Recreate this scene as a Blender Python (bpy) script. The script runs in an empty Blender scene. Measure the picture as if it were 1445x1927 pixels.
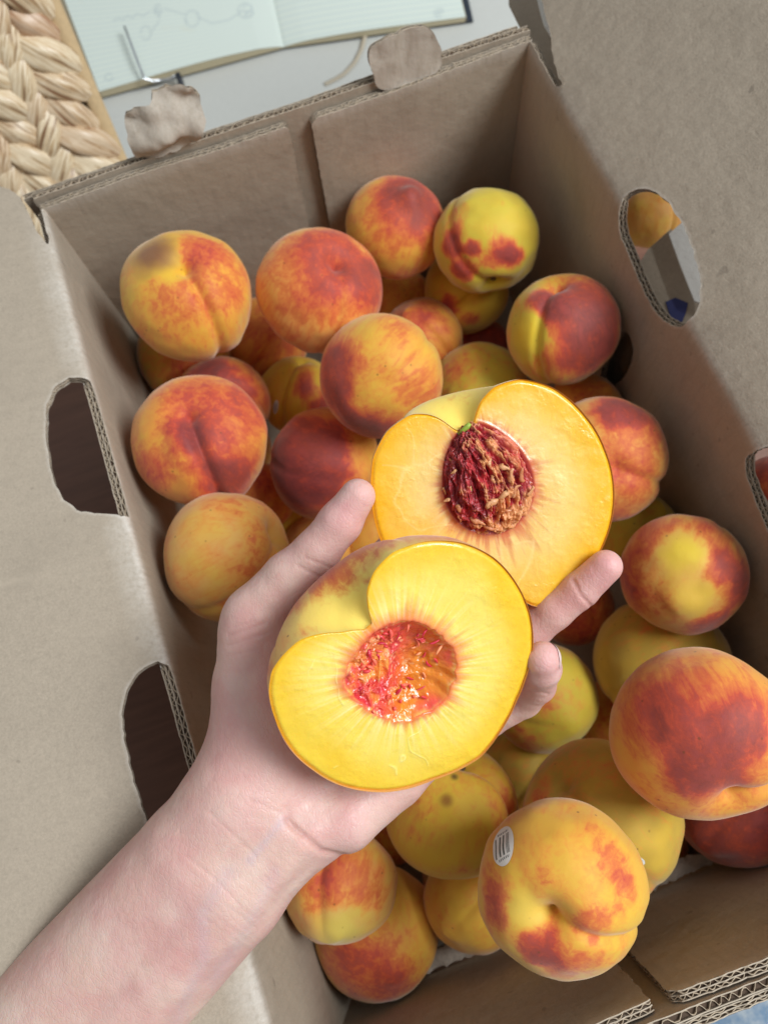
import bpy, bmesh, math, random
import numpy as np
from mathutils import Vector, Matrix, geometry
import openvdb as vdb

random.seed(4); RNG = np.random.default_rng(7)
scene = bpy.context.scene
COL = scene.collection

# ------------------------------------------------------------------ camera
# The camera looks steeply down into the carton.  Rows of M are the world axes in camera axes.
F, CX, CY = 1447.0, 722.5, 963.5
RIM, CAMH = 0.240, 0.370            # carton rim above the table, camera above the rim (metres)
def _frame(nad, yv):
    d = np.array([nad[0]-CX, -(nad[1]-CY), -F]); Z = -d/np.linalg.norm(d)
    y = np.array([yv[0]-CX, -(yv[1]-CY), -F]); y -= y.dot(Z)*Z; y /= np.linalg.norm(y)
    return np.array([np.cross(y, Z), y, Z])
M = _frame((815, 1400), (-1188, -4025))
CAM = np.array([0, 0, RIM+CAMH])
cam = bpy.data.objects.new('camera', bpy.data.cameras.new('camera')); COL.objects.link(cam)
cam.matrix_world = Matrix.Translation(Vector(CAM)) @ Matrix([list(r) for r in M]).to_4x4()
cam.data.sensor_fit = 'VERTICAL'; cam.data.sensor_height = 36; cam.data.lens = 36*F/1927
cam.data.clip_start = 0.02; cam.data.clip_end = 50
cam.data.dof.use_dof = True; cam.data.dof.focus_distance = 0.305; cam.data.dof.aperture_fstop = 10.5
scene.camera = cam

# ------------------------------------------------------------------ light (room light and one window)
world = bpy.data.worlds.new('World'); scene.world = world; world.use_nodes = True
bg = world.node_tree.nodes['Background']; bg.inputs[0].default_value = (0.86, 0.94, 1.0, 1); bg.inputs[1].default_value = 0.37
def area(name, loc, target, size, power, color):
    l = bpy.data.lights.new(name, 'AREA'); l.shape = 'RECTANGLE'; l.size, l.size_y = size; l.energy = power; l.color = color
    o = bpy.data.objects.new(name, l); COL.objects.link(o); o.location = loc
    o.rotation_euler = (Vector(target)-Vector(loc)).to_track_quat('-Z', 'Y').to_euler(); return o
area('window_light', (1.25, -0.30, 1.80), (0.0, 0.1, 0.25), (0.9, 0.9), 54, (0.88, 0.95, 1.0))
area('room_light', (-0.9, 0.9, 2.0), (0.0, 0.1, 0.2), (1.2, 1.2), 2.5, (1.0, 0.97, 0.93))
scene.view_settings.view_transform = 'Standard'; scene.view_settings.look = 'None'
scene.view_settings.exposure = 0.0; scene.view_settings.gamma = 1.0
scene.render.engine = 'CYCLES'; scene.cycles.use_denoising = True
scene.cycles.max_bounces = 8; scene.cycles.diffuse_bounces = 5

# ------------------------------------------------------------------ helpers
def ray(x, y): return np.array([(x-CX)/F, -(y-CY)/F, -1.0])
def at(x, y, z):
    """world point seen at photo pixel x,y on the level z (metres)"""
    w = M @ ray(x, y); return CAM + w*((z-CAM[2])/w[2])
def on_plane(x, y, p0, n):
    w = M @ ray(x, y); return CAM + w*(np.dot(np.asarray(p0)-CAM, n)/np.dot(w, n))
def deep(x, y, d):
    return CAM + M @ (ray(x, y)*d)
def topix(P):
    v = (P-CAM) @ M; return CX+F*v[:, 0]/-v[:, 2], CY-F*v[:, 1]/-v[:, 2]

def s2l(r, g, b):
    f = lambda c: (c/255/12.92) if c/255 <= 0.04045 else ((c/255+0.055)/1.055)**2.4
    return np.array([f(r), f(g), f(b)])

_perm = RNG.random((64, 64, 64))
def vnoise(P):
    P = np.asarray(P, float); i = np.floor(P).astype(int); f = P-i; f = f*f*(3-2*f); i &= 63; j = (i+1) & 63
    a = _perm; x0, y0, z0 = i.T; x1, y1, z1 = j.T; fx, fy, fz = f.T
    c0 = (a[x0, y0, z0]*(1-fx)+a[x1, y0, z0]*fx)*(1-fy)+(a[x0, y1, z0]*(1-fx)+a[x1, y1, z0]*fx)*fy
    c1 = (a[x0, y0, z1]*(1-fx)+a[x1, y0, z1]*fx)*(1-fy)+(a[x0, y1, z1]*(1-fx)+a[x1, y1, z1]*fx)*fy
    return (c0*(1-fz)+c1*fz)*2-1
def fbm(P, o=4, g=0.5):
    P = np.asarray(P, float); s = 0; a = 1; t = 0
    for k in range(o): s = s+a*vnoise(P*2**k+17.3*k); t += a; a *= g
    return s/t
def sstep(a, b, x): t = np.clip((x-a)/(b-a), 0, 1); return t*t*(3-2*t)

def mesh_np(name, V, Fc, mat=None, smooth=True, attrs=None):
    me = bpy.data.meshes.new(name); me.from_pydata([tuple(v) for v in np.asarray(V).tolist()], [], [tuple(f) for f in (Fc.tolist() if hasattr(Fc, 'tolist') else Fc)])
    for k, a in (attrs or {}).items():
        a = np.asarray(a, np.float32)
        if a.ndim == 1:
            at_ = me.attributes.new(k, 'FLOAT', 'POINT'); at_.data.foreach_set('value', a)
        else:
            at_ = me.attributes.new(k, 'FLOAT_COLOR', 'POINT')
            at_.data.foreach_set('color', np.hstack([a, np.ones((len(a), 1), np.float32)]).ravel())
    if smooth: me.polygons.foreach_set('use_smooth', [True]*len(me.polygons))
    if mat: me.materials.append(mat)
    me.update(); return me
def obj(name, me, parent=None, mw=None):
    o = bpy.data.objects.new(name, me); COL.objects.link(o)
    if parent: o.parent = parent
    if mw is not None: o.matrix_world = mw
    return o
def tag(o, label=None, cat=None, group=None, kind=None):
    for k, v in (('label', label), ('category', cat), ('group', group), ('kind', kind)):
        if v: o[k] = v
    return o
def empty(name, loc=(0, 0, 0), *t, **k):
    o = bpy.data.objects.new(name, None); COL.objects.link(o); o.location = loc; o.empty_display_size = 0.02
    return tag(o, *t, **k)
def grid_faces(nu, nv, wrap=False):
    u = np.arange(nu if wrap else nu-1)[:, None]; v = np.arange(nv-1)[None]
    u2 = (u+1) % nu
    return np.stack([u*nv+v, u2*nv+v, u2*nv+v+1, u*nv+v+1], -1).reshape(-1, 4)
class MB:
    """collects grids and boxes into one mesh"""
    def __init__(s): s.V = []; s.F = []; s.n = 0
    def add(s, V, Fc):
        V = np.asarray(V, float); s.V.append(V); s.F += [tuple(int(i)+s.n for i in f) for f in Fc]; s.n += len(V); return s
    def tube(s, pts, rad, seg=10, cap=True):
        pts = np.asarray(pts, float); n = len(pts); rad = np.broadcast_to(rad, n)
        T = np.gradient(pts, axis=0); T /= np.linalg.norm(T, axis=1)[:, None]
        up = np.array([0.1, 0.2, 1.0]); up = up if abs(T[0]@up) < .95*np.linalg.norm(up) else np.array([1., 0, 0]); V = []
        for p, t, r in zip(pts, T, rad):
            a = np.cross(t, up); a /= np.linalg.norm(a); b = np.cross(t, a)
            q = np.arange(seg)*2*math.pi/seg; V.append(p+r*(np.cos(q)[:, None]*a+np.sin(q)[:, None]*b))
        V = np.concatenate(V); Fc = [(i*seg+j, i*seg+(j+1) % seg, (i+1)*seg+(j+1) % seg, (i+1)*seg+j) for i in range(n-1) for j in range(seg)]
        if cap: Fc += [tuple(range(seg))[::-1], tuple((n-1)*seg+j for j in range(seg))]
        return s.add(V, Fc)
    def me(s, name, mat, smooth=True): return mesh_np(name, np.concatenate(s.V), s.F, mat, smooth)

# ------------------------------------------------------------------ materials
def newmat(name):
    m = bpy.data.materials.new(name); m.use_nodes = True; nt = m.node_tree
    return m, nt, nt.nodes['Principled BSDF']
def N(nt, t, **k):
    n = nt.nodes.new(t)
    for a, b in k.items():
        if a.startswith('i_'):
            key = a[2:]; n.inputs[int(key) if key.isdigit() else key].default_value = b
        else: setattr(n, a, b)
    return n
def link(nt, a, b): nt.links.new(a, b)
def mixc(nt, fac, a, b, mode='MIX'):
    n = nt.nodes.new('ShaderNodeMix'); n.data_type = 'RGBA'; n.blend_type = mode
    for i, v in ((0, fac), (6, a), (7, b)):
        if hasattr(v, 'links'): link(nt, v, n.inputs[i])
        else: n.inputs[i].default_value = v if i == 0 else (*tuple(v)[:3], 1)
    return n.outputs[2]
def math_(nt, op, a, b=0.0, clamp=False):
    n = nt.nodes.new('ShaderNodeMath'); n.operation = op; n.use_clamp = clamp
    for i, v in ((0, a), (1, b)):
        if hasattr(v, 'links'): link(nt, v, n.inputs[i])
        else: n.inputs[i].default_value = v
    return n.outputs[0]
def noise(nt, vec, scale, detail=4, rough=.55, dist=0.0):
    n = N(nt, 'ShaderNodeTexNoise'); n.inputs['Scale'].default_value = scale; n.inputs['Detail'].default_value = detail
    n.inputs['Roughness'].default_value = rough; n.inputs['Distortion'].default_value = dist
    if vec is not None: link(nt, vec, n.inputs['Vector'])
    return n.outputs[0]
def ramp(nt, fac, stops, interp='LINEAR'):
    n = N(nt, 'ShaderNodeValToRGB'); n.color_ramp.interpolation = interp; e = n.color_ramp.elements
    while len(e) < len(stops): e.new(0.5)
    for q, (p, c) in zip(e, stops): q.position = p; q.color = (*(c if hasattr(c, '__len__') else (c, c, c)), 1)
    link(nt, fac, n.inputs[0]); return n.outputs[0]
def bump(nt, height, strength, dist, bsdf, prev=None):
    b = N(nt, 'ShaderNodeBump'); b.inputs['Strength'].default_value = strength; b.inputs['Distance'].default_value = dist
    link(nt, height, b.inputs['Height'])
    if prev is not None: link(nt, prev, b.inputs['Normal'])
    if bsdf: link(nt, b.outputs[0], bsdf.inputs['Normal'])
    return b.outputs[0]
def simple(name, col, rough=.7, metal=0, nscale=0, namt=.15, bstr=0, bdist=.0005):
    m, nt, b = newmat(name); b.inputs['Roughness'].default_value = rough; b.inputs['Metallic'].default_value = metal
    g = N(nt, 'ShaderNodeNewGeometry').outputs['Position']
    if nscale:
        n = noise(nt, g, nscale); c = mixc(nt, n, np.array(col)*(1-namt), np.minimum(np.array(col)*(1+namt), 1))
        link(nt, c, b.inputs['Base Color'])
        if bstr: bump(nt, n, bstr, bdist, b)
    else: b.inputs['Base Color'].default_value = (*col, 1)
    return m

def cardboard(name, base, light=None):
    m, nt, b = newmat(name); b.inputs['Roughness'].default_value = .78; b.inputs['Specular IOR Level'].default_value = .3
    g = N(nt, 'ShaderNodeNewGeometry').outputs['Position']
    big = noise(nt, g, 9, 3); fine = noise(nt, g, 900, 3, .7); mp = N(nt, 'ShaderNodeMapping'); mp.inputs['Scale'].default_value = (1, 1, .12)
    link(nt, g, mp.inputs[0]); fib = noise(nt, mp.outputs[0], 420, 4, .6)
    c = mixc(nt, big, base*.90, base*1.08)
    c = mixc(nt, ramp(nt, fine, [(.35, 0.), (.7, 1.)]), c, base*1.16); c2 = mixc(nt, .5, c, c)
    c = mixc(nt, math_(nt, 'MULTIPLY', ramp(nt, fib, [(.3, 1.), (.5, 0.)]), .25), c, base*.72)
    sp = noise(nt, g, 130, 1, .4); c = mixc(nt, ramp(nt, sp, [(.76, 0.), (.79, .45)]), c, base*.55)
    bl = noise(nt, g, 24, 4, .65); c = mixc(nt, ramp(nt, bl, [(.5, 0.), (.75, .5)]), c, base*.82)
    rg = math_(nt, 'ABSOLUTE', math_(nt, 'SUBTRACT', noise(nt, g, 7, 2, .5, .4), .5)); rg = ramp(nt, rg, [(0., 1.), (.012, 0.)])
    rg = math_(nt, 'MULTIPLY', rg, ramp(nt, noise(nt, g, 11, 2), [(.54, 0.), (.62, 1.)])); c = mixc(nt, math_(nt, 'MULTIPLY', rg, .35), c, base*1.3)
    sc = N(nt, 'ShaderNodeAttribute', attribute_name='scuff').outputs['Fac']  # pale wear, plus the highlight painted along the left crease
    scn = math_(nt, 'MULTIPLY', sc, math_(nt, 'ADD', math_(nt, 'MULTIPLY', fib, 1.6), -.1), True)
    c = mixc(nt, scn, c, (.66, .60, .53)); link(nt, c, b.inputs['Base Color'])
    w = N(nt, 'ShaderNodeTexWave', wave_type='BANDS', bands_direction='Y'); prev0 = bump(nt, rg, -.35, .0012, None); w.inputs['Scale'].default_value = 43; w.inputs['Distortion'].default_value = .6
    link(nt, g, w.inputs['Vector'])
    p = bump(nt, noise(nt, g, 14, 3, .5), .45, .006, None, prev0); p = bump(nt, noise(nt, g, 120, 3), .25, .002, None, p)
    p = bump(nt, w.outputs['Fac'], .10, .0012, None, p)
    bump(nt, fine, .35, .0005, b, p); return m
KRAFT = s2l(162, 147, 129)
M_CARD = cardboard('kraft_cardboard', KRAFT)
M_CARD2 = cardboard('kraft_cardboard_edge', KRAFT*1.25)
M_FLUTE = simple('corrugated_medium', tuple(s2l(176, 156, 132)), .85, nscale=400, namt=.3, bstr=.4)
M_RECESS = simple('corrugation_gaps', tuple(s2l(84, 66, 52)), .95, nscale=300, namt=.3)
M_TORN = simple('torn_pale_paper', tuple(s2l(196, 178, 160)), .9, nscale=600, namt=.3, bstr=.8, bdist=.001)
M_WHITE = simple('white_paper', tuple(s2l(232, 228, 220)), .8, nscale=200, namt=.06, bstr=.5, bdist=.002)

def peach_skin():
    m, nt, b = newmat('peach_skin')
    tc = N(nt, 'ShaderNodeTexCoord').outputs['Object']; rnd = N(nt, 'ShaderNodeObjectInfo').outputs['Random']
    off = N(nt, 'ShaderNodeCombineXYZ'); 
    for i, k in enumerate((3.1, 5.7, 9.3)): link(nt, math_(nt, 'MULTIPLY', rnd, k), off.inputs[i])
    add = N(nt, 'ShaderNodeVectorMath', operation='ADD'); link(nt, tc, add.inputs[0]); link(nt, off.outputs[0], add.inputs[1]); v = add.outputs[0]
    mp = N(nt, 'ShaderNodeMapping'); mp.inputs['Scale'].default_value = (1, 1, .22); link(nt, v, mp.inputs[0])
    n1 = noise(nt, v, 42, 5, .6, .8); n2 = noise(nt, mp.outputs[0], 240, 4, .62, .6); n3 = noise(nt, v, 480, 3, .7); n4 = noise(nt, v, 16, 2)
    blush = N(nt, 'ShaderNodeAttribute', attribute_name='blush').outputs['Fac']
    base = N(nt, 'ShaderNodeAttribute', attribute_name='ground').outputs['Color']
    # noise matters most where the blush is in between
    x = math_(nt, 'ADD', blush, math_(nt, 'MULTIPLY', math_(nt, 'SUBTRACT', n1, .5), .50))
    x = math_(nt, 'ADD', x, math_(nt, 'MULTIPLY', math_(nt, 'SUBTRACT', n2, .5), .80))
    x = math_(nt, 'ADD', x, math_(nt, 'MULTIPLY', math_(nt, 'SUBTRACT', n3, .5), .25))
    warm = mixc(nt, ramp(nt, x, [(.08, 0.), (.46, 1.)]), base, tuple(s2l(226, 134, 58)))
    red = mixc(nt, ramp(nt, x, [(.30, 0.), (.70, 1.)]), warm, tuple(s2l(196, 68, 52)))
    dark = mixc(nt, ramp(nt, x, [(.68, 0.), (1.08, 1.)]), red, tuple(s2l(122, 38, 50)))
    dk = mixc(nt, math_(nt, 'MULTIPLY', n4, .18), dark, tuple(s2l(190, 140, 60)))
    dk = mixc(nt, math_(nt, 'MULTIPLY', ramp(nt, n2, [(.45, 0.), (.62, 1.)]), ramp(nt, x, [(.6, 0.), (.85, .4)])), dk, tuple(s2l(186, 78, 66)))
    vor = N(nt, 'ShaderNodeTexVoronoi'); vor.inputs['Scale'].default_value = 130; link(nt, v, vor.inputs[0])
    dots = math_(nt, 'MULTIPLY', ramp(nt, vor.outputs['Distance'], [(.05, 1.), (.10, 0.)]), ramp(nt, noise(nt, v, 40, 1), [(.46, 0.), (.55, .65)]))
    dk = mixc(nt, dots, dk, tuple(s2l(110, 62, 32))); link(nt, dk, b.inputs['Base Color'])
    b.inputs['Roughness'].default_value = .62; b.inputs['Specular IOR Level'].default_value = .28
    b.inputs['Sheen Weight'].default_value = .34; b.inputs['Sheen Roughness'].default_value = .45; b.inputs['Sheen Tint'].default_value = (1, .9, .82, 1)
    b.inputs['Subsurface Weight'].default_value = .10; b.inputs['Subsurface Radius'].default_value = (1, .45, .15); b.inputs['Subsurface Scale'].default_value = .004
    p = bump(nt, n1, .18, .002, None); bump(nt, n3, .22, .0004, b, p); return m
M_SKIN = peach_skin()

def attr_mat(name, rough, spec, sss, scale, bscale, bstr, bdist, coat=0, rvar=None, radius=(1, .4, .15)):
    m, nt, b = newmat(name); c = N(nt, 'ShaderNodeAttribute', attribute_name='col').outputs['Color']; link(nt, c, b.inputs['Base Color'])
    b.inputs['Roughness'].default_value = rough; b.inputs['Specular IOR Level'].default_value = spec
    b.inputs['Subsurface Weight'].default_value = sss; b.inputs['Subsurface Radius'].default_value = radius; b.inputs['Subsurface Scale'].default_value = scale
    b.inputs['Coat Weight'].default_value = coat; b.inputs['Coat Roughness'].default_value = .12
    tc = N(nt, 'ShaderNodeTexCoord').outputs['Object']; n = noise(nt, tc, bscale, 4, .6)
    bump(nt, n, bstr, bdist, b)
    if rvar: link(nt, ramp(nt, noise(nt, tc, rvar[0], 3), [(.35, rvar[1]), (.65, rvar[2])]), b.inputs['Roughness'])
    return m
M_FLESH = attr_mat('peach_flesh', .36, .5, .4, .006, 1100, .22, .0003, .25, (110, .16, .5), (1, .68, .25))
M_PIT = attr_mat('peach_pit', .4, .45, .12, .002, 700, .6, .0006, .12, (300, .22, .6))
M_HAND = attr_mat('hand_skin', .5, .45, .30, .005, 1300, .30, .0003, 0, (260, .40, .58), (1, .38, .22))
def wet_glints():
    nt = M_FLESH.node_tree; b = nt.nodes['Principled BSDF']; tc = N(nt, 'ShaderNodeTexCoord').outputs['Object']; prev = b.inputs['Normal'].links[0].from_socket
    patch = ramp(nt, noise(nt, tc, 60, 3), [(.45, 0.), (.62, 1.)]); n = noise(nt, tc, 300, 3, .6, .5)
    bump(nt, math_(nt, 'MULTIPLY', n, patch), .5, .0011, b, prev); b.inputs['Coat Weight'].default_value = .4; b.inputs['Coat Roughness'].default_value = .12
wet_glints()
def skin_lines():
    nt = M_HAND.node_tree; b = nt.nodes['Principled BSDF']; tc = N(nt, 'ShaderNodeTexCoord').outputs['Object']; prev = b.inputs['Normal'].links[0].from_socket
    mp = N(nt, 'ShaderNodeMapping'); mp.inputs['Rotation'].default_value = (0, 0, .8); mp.inputs['Scale'].default_value = (1, .45, 1); link(nt, tc, mp.inputs[0])
    v = N(nt, 'ShaderNodeTexVoronoi', feature='DISTANCE_TO_EDGE'); v.inputs['Scale'].default_value = 620; link(nt, mp.outputs[0], v.inputs['Vector'])
    h = ramp(nt, v.outputs['Distance'], [(0., 0.), (.12, 1.)]); p = bump(nt, h, .30, .00022, None, prev)
    bump(nt, noise(nt, tc, 110, 4, .6, .5), .35, .0012, b, p)
    c0 = b.inputs['Base Color'].links[0].from_socket; n = noise(nt, tc, 75, 4, .62)
    c = mixc(nt, ramp(nt, n, [(.42, 0.), (.66, .38)]), c0, s2l(204, 142, 138)); c = mixc(nt, ramp(nt, noise(nt, tc, 48, 3), [(.5, 0.), (.7, .3)]), c, s2l(226, 204, 186)); link(nt, c, b.inputs['Base Color'])
skin_lines()
M_NAIL = simple('fingernail', tuple(s2l(232, 205, 200)), .28)
M_STEM = simple('green_stem', tuple(s2l(150, 170, 60)), .5, nscale=500, namt=.4)
M_BROWNSTEM = simple('brown_stem', tuple(s2l(96, 74, 44)), .8, nscale=500, namt=.4)

# ------------------------------------------------------------------ tables
def box_me(name, a, b, mat, bev=0):
    bm = bmesh.new(); bmesh.ops.create_cube(bm, size=1)
    for v in bm.verts: v.co = Vector([(a[i]+b[i])/2+v.co[i]*(b[i]-a[i]) for i in range(3)])
    if bev: bmesh.ops.bevel(bm, geom=bm.edges[:], offset=bev, segments=2, affect='EDGES')
    me = bpy.data.meshes.new(name); bm.to_mesh(me); bm.free(); me.materials.append(mat); return me
def wood():
    m, nt, b = newmat('dark_wood'); g = N(nt, 'ShaderNodeNewGeometry').outputs['Position']
    mp = N(nt, 'ShaderNodeMapping'); mp.inputs['Scale'].default_value = (.25, 3, 1); mp.inputs['Rotation'].default_value = (0, 0, .2); link(nt, g, mp.inputs[0])
    n = noise(nt, mp.outputs[0], 60, 5, .6, 1.); link(nt, mixc(nt, n, s2l(92, 58, 42), s2l(134, 90, 68)), b.inputs['Base Color']); b.inputs['Roughness'].default_value = .5
    bump(nt, n, .1, .001, b); return m
tag(obj('wooden_tabletop', box_me('wooden_tabletop', (-2, -1.5, -.06), (2, 3, -.0), wood())), kind='structure')
tag(obj('pale_tabletop', box_me('pale_tabletop', (at(205, 270, .002)[0]-.02, .3785, .0005), (2, 3, .002), simple('pale_laminate', tuple(s2l(198, 196, 188)), .45, nscale=300, namt=.05, bstr=.1), .0004)), kind='structure')

# ------------------------------------------------------------------ corrugated sheets
def offset_poly(P, n=0.0006, f=1.0, seed=0):
    """resample a closed 2D loop finely and roughen it"""
    P = np.asarray(P, float); Q = np.vstack([P, P[:1]]); L = np.r_[0, np.cumsum(np.linalg.norm(np.diff(Q, axis=0), axis=1))]
    k = max(8, int(L[-1]/.0022)); t = np.linspace(0, L[-1], k, endpoint=False)
    R = np.stack([np.interp(t, L, Q[:, i]) for i in (0, 1)], 1)
    j = fbm(np.c_[t*350+seed*9, t*0+seed, t*0], 3)
    d = np.roll(R, -1, 0)-np.roll(R, 1, 0); d /= np.linalg.norm(d, axis=1)[:, None]+1e-9
    return R+np.c_[d[:, 1], -d[:, 0]]*(j*n)[:, None]
def smooth_loop(P, it=2):
    P = np.asarray(P, float)
    for _ in range(it): P = np.stack([P*.75+np.roll(P, -1, 0)*.25, P*.25+np.roll(P, -1, 0)*.75], 1).reshape(-1, 2)
    return P
def inpoly(P, poly):
    x, y = P[:, 0], P[:, 1]; c = np.zeros(len(P), bool); q = np.roll(poly, -1, 0)
    for (x0, y0), (x1, y1) in zip(poly, q):
        if y0 == y1: continue
        c ^= ((y0 > y) != (y1 > y)) & (x < (x1-x0)*(y-y0)/(y1-y0)+x0)
    return c
def band(S, loop, thick, parent, flutes=7.0, plies=1, name='cut_edge', mbs=None):
    """cut edge of corrugated board along a loop of sheet coordinates: liners, recess and zigzag medium"""
    L = np.asarray(loop); n = len(L); d = np.roll(L, -1, 0)-np.roll(L, 1, 0); d /= np.linalg.norm(d, axis=1)[:, None]+1e-9
    A = np.c_[-d[:, 1], d[:, 0]]
    area2 = np.sum(L[:, 0]*np.roll(L[:, 1], -1)-np.roll(L[:, 0], -1)*L[:, 1])
    return L, (A if area2 > 0 else -A)
def sheet(name, outer, holes, Fm, thick, parent, mat=M_CARD, step=.012, jit=.0004, plies=2, split=None, scuff=None, flute=.0062, seed=0, edge=True):
    """A corrugated board sheet.  Fm maps sheet coordinates (s,t) -> world points; the front is what is seen."""
    loops = [offset_poly(outer, jit, seed=seed)]+[offset_poly(h, jit*1.1, seed=seed+3+i) for i, h in enumerate(holes)]
    lo, hi = loops[0].min(0), loops[0].max(0)
    gx, gy = np.meshgrid(np.arange(lo[0], hi[0], step), np.arange(lo[1], hi[1], step)); G = np.c_[gx.ravel(), gy.ravel()]
    if split is not None: # extra rows beside the crease
        sx = np.arange(lo[0], hi[0], step*.6); G = np.vstack([G]+[np.c_[sx, sx*0+split+e] for e in (-.004, -.0025, -.0012, 0.0, .0012, .0025, .004)])
    for l in loops[1:]:
        d_ = np.roll(l, -1, 0)-np.roll(l, 1, 0); d_ /= np.linalg.norm(d_, axis=1)[:, None]+1e-9; a_ = np.sum(l[:, 0]*np.roll(l[:, 1], -1)-np.roll(l[:, 0], -1)*l[:, 1])
        G = np.vstack([G, (l+np.c_[d_[:, 1], -d_[:, 0]]*(.0019 if a_ > 0 else -.0019))[::1]])
    keep = inpoly(G, loops[0])
    for h in loops[1:]: keep &= ~inpoly(G, h)
    for l in loops:
        q = G[keep]; idx = np.where(keep)[0]
        dm = np.min(np.linalg.norm(q[:, None]-l[None], axis=2), axis=1); keep[idx[dm < .0014]] = False
    P = [tuple(p) for p in G[keep]]; E = []
    for l in loops:
        b = len(P); P += [tuple(p) for p in l]; E += [(b+i, b+(i+1) % len(l)) for i in range(len(l))]
    r = geometry.delaunay_2d_cdt([Vector(p) for p in P], E, [], 0, 1e-7)
    V2 = np.array([tuple(v) for v in r[0]]); T = np.array([f for f in r[2] if len(f) == 3]); C = V2[T].mean(1)
    k = inpoly(C, loops[0])
    for h in loops[1:]: k &= ~inpoly(C, h)
    T = T[k]
    def front(Q): return Fm(Q[:, 0], Q[:, 1])
    def normal(Q):
        e = 1e-4; a = Fm(Q[:, 0]+e, Q[:, 1])-Fm(Q[:, 0]-e, Q[:, 1]); b = Fm(Q[:, 0], Q[:, 1]+e)-Fm(Q[:, 0], Q[:, 1]-e)
        n = np.cross(a, b); return n/np.linalg.norm(n, axis=1)[:, None]
    FV = front(V2); NV = normal(V2)
    sgn = np.sign(np.sum(NV*(CAM-FV), axis=1).mean()); NV *= sgn
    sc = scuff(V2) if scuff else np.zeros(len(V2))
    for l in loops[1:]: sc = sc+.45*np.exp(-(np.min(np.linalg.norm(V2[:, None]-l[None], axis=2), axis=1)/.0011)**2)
    a, b, c = FV[T[:, 0]], FV[T[:, 1]], FV[T[:, 2]]; flip = np.sum(np.cross(b-a, c-a)*NV[T[:, 0]], axis=1) < 0
    T[flip] = T[flip][:, ::-1]
    V = np.vstack([FV, FV-NV*thick]); Fc = np.vstack([T, T[:, ::-1]+len(FV)])
    o = obj(name, mesh_np(name, V, Fc, mat, True, {'scuff': np.r_[sc, sc]}), parent)
    if not edge: return o
    # edges: liners, recessed core, centre liner and zigzag medium
    core, med, lip = MB(), MB(), MB()
    for li, l in enumerate(loops):
        n = len(l); d = np.roll(l, -1, 0)-np.roll(l, 1, 0); d /= np.linalg.norm(d, axis=1)[:, None]+1e-9
        a2 = np.sum(l[:, 0]*np.roll(l[:, 1], -1)-np.roll(l[:, 0], -1)*l[:, 1]); inw = np.c_[-d[:, 1], d[:, 0]]*(1 if a2 > 0 else -1)
        if li > 0: inw = -inw        # into the board
        n3 = normal(l)*sgn; f0 = front(l); f1 = front(l+inw*.0016)
        q = [f1-n3*.0003, f1-n3*(thick-.0003)]; core.add(np.stack(q, 1).reshape(-1, 3), [(2*i, 2*((i+1) % n), 2*((i+1) % n)+1, 2*i+1) for i in range(n)])
        lay = [0.0, thick-.0005]+([thick/2-.00025] if plies == 2 else [])
        for z in lay:
            z = z+.0003*fbm(np.c_[l*260, l[:, 0]*0+z*900+seed], 2)[:, None]; w = .0005; rr = np.stack([f0-n3*z, f0-n3*(z+w), f1-n3*(z+w), f1-n3*z], 1).reshape(-1, 3)
            lip.add(rr, [(4*i+k2, 4*((i+1) % n)+k2, 4*((i+1) % n)+(k2+1) % 4, 4*i+(k2+1) % 4) for i in range(n) for k2 in range(3)])
        # medium
        arc = np.r_[0, np.cumsum(np.linalg.norm(np.roll(f0, -1, 0)-f0, axis=1))]; tot = arc[-1]
        m = int(tot/.0011); ts = np.linspace(0, tot, m, endpoint=False); cl = lambda A_: np.stack([np.interp(ts, arc, np.r_[A_[:, i], A_[:1, i]]) for i in range(3)], 1)
        F0, F1, N3 = cl(f0), cl(f1), cl(n3)
        spans = [(0.0005, thick/2-.00025), (thick/2+.00025, thick-.0005)] if plies == 2 else [(.0005, thick-.0005)]
        for si, (z0, z1) in enumerate(spans):
            per = flute*(1 if si == 0 else .8)*(1+.55*fbm(np.c_[ts*90, ts*0+si, ts*0+seed], 2))
            ph = np.cumsum(np.gradient(ts)/per)*2*math.pi; zz = z0+(z1-z0)*(.5+.5*np.clip(np.sin(ph)*1.3, -1, 1)*(.85+.5*fbm(np.c_[ts*160, ts*0+si*7, ts*0+seed], 2)))+.0004*fbm(np.c_[ts*420, ts*0+si*2, ts*0+seed], 2); wob = .0004*fbm(np.c_[ts*500, ts*0+si*4, ts*0], 2)
            A_ = F0+(F1-F0)*(.12+np.abs(wob[:, None])*600); w = .00042
            rr = np.stack([A_-N3*(zz-w/2)[:, None], A_-N3*(zz+w/2)[:, None], F1-N3*(zz+w/2)[:, None], F1-N3*(zz-w/2)[:, None]], 1).reshape(-1, 3)
            med.add(rr, [(4*i+k2, 4*((i+1) % m)+k2, 4*((i+1) % m)+(k2+1) % 4, 4*i+(k2+1) % 4) for i in range(m) for k2 in range(4)])
    e = obj('cut_edge', lip.me('cut_edge', M_CARD2, False), o)
    obj('fluted_core', med.me('fluted_core', M_FLUTE, False), o); obj('core_gap', core.me('core_gap', M_RECESS, False), o)
    return o

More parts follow.
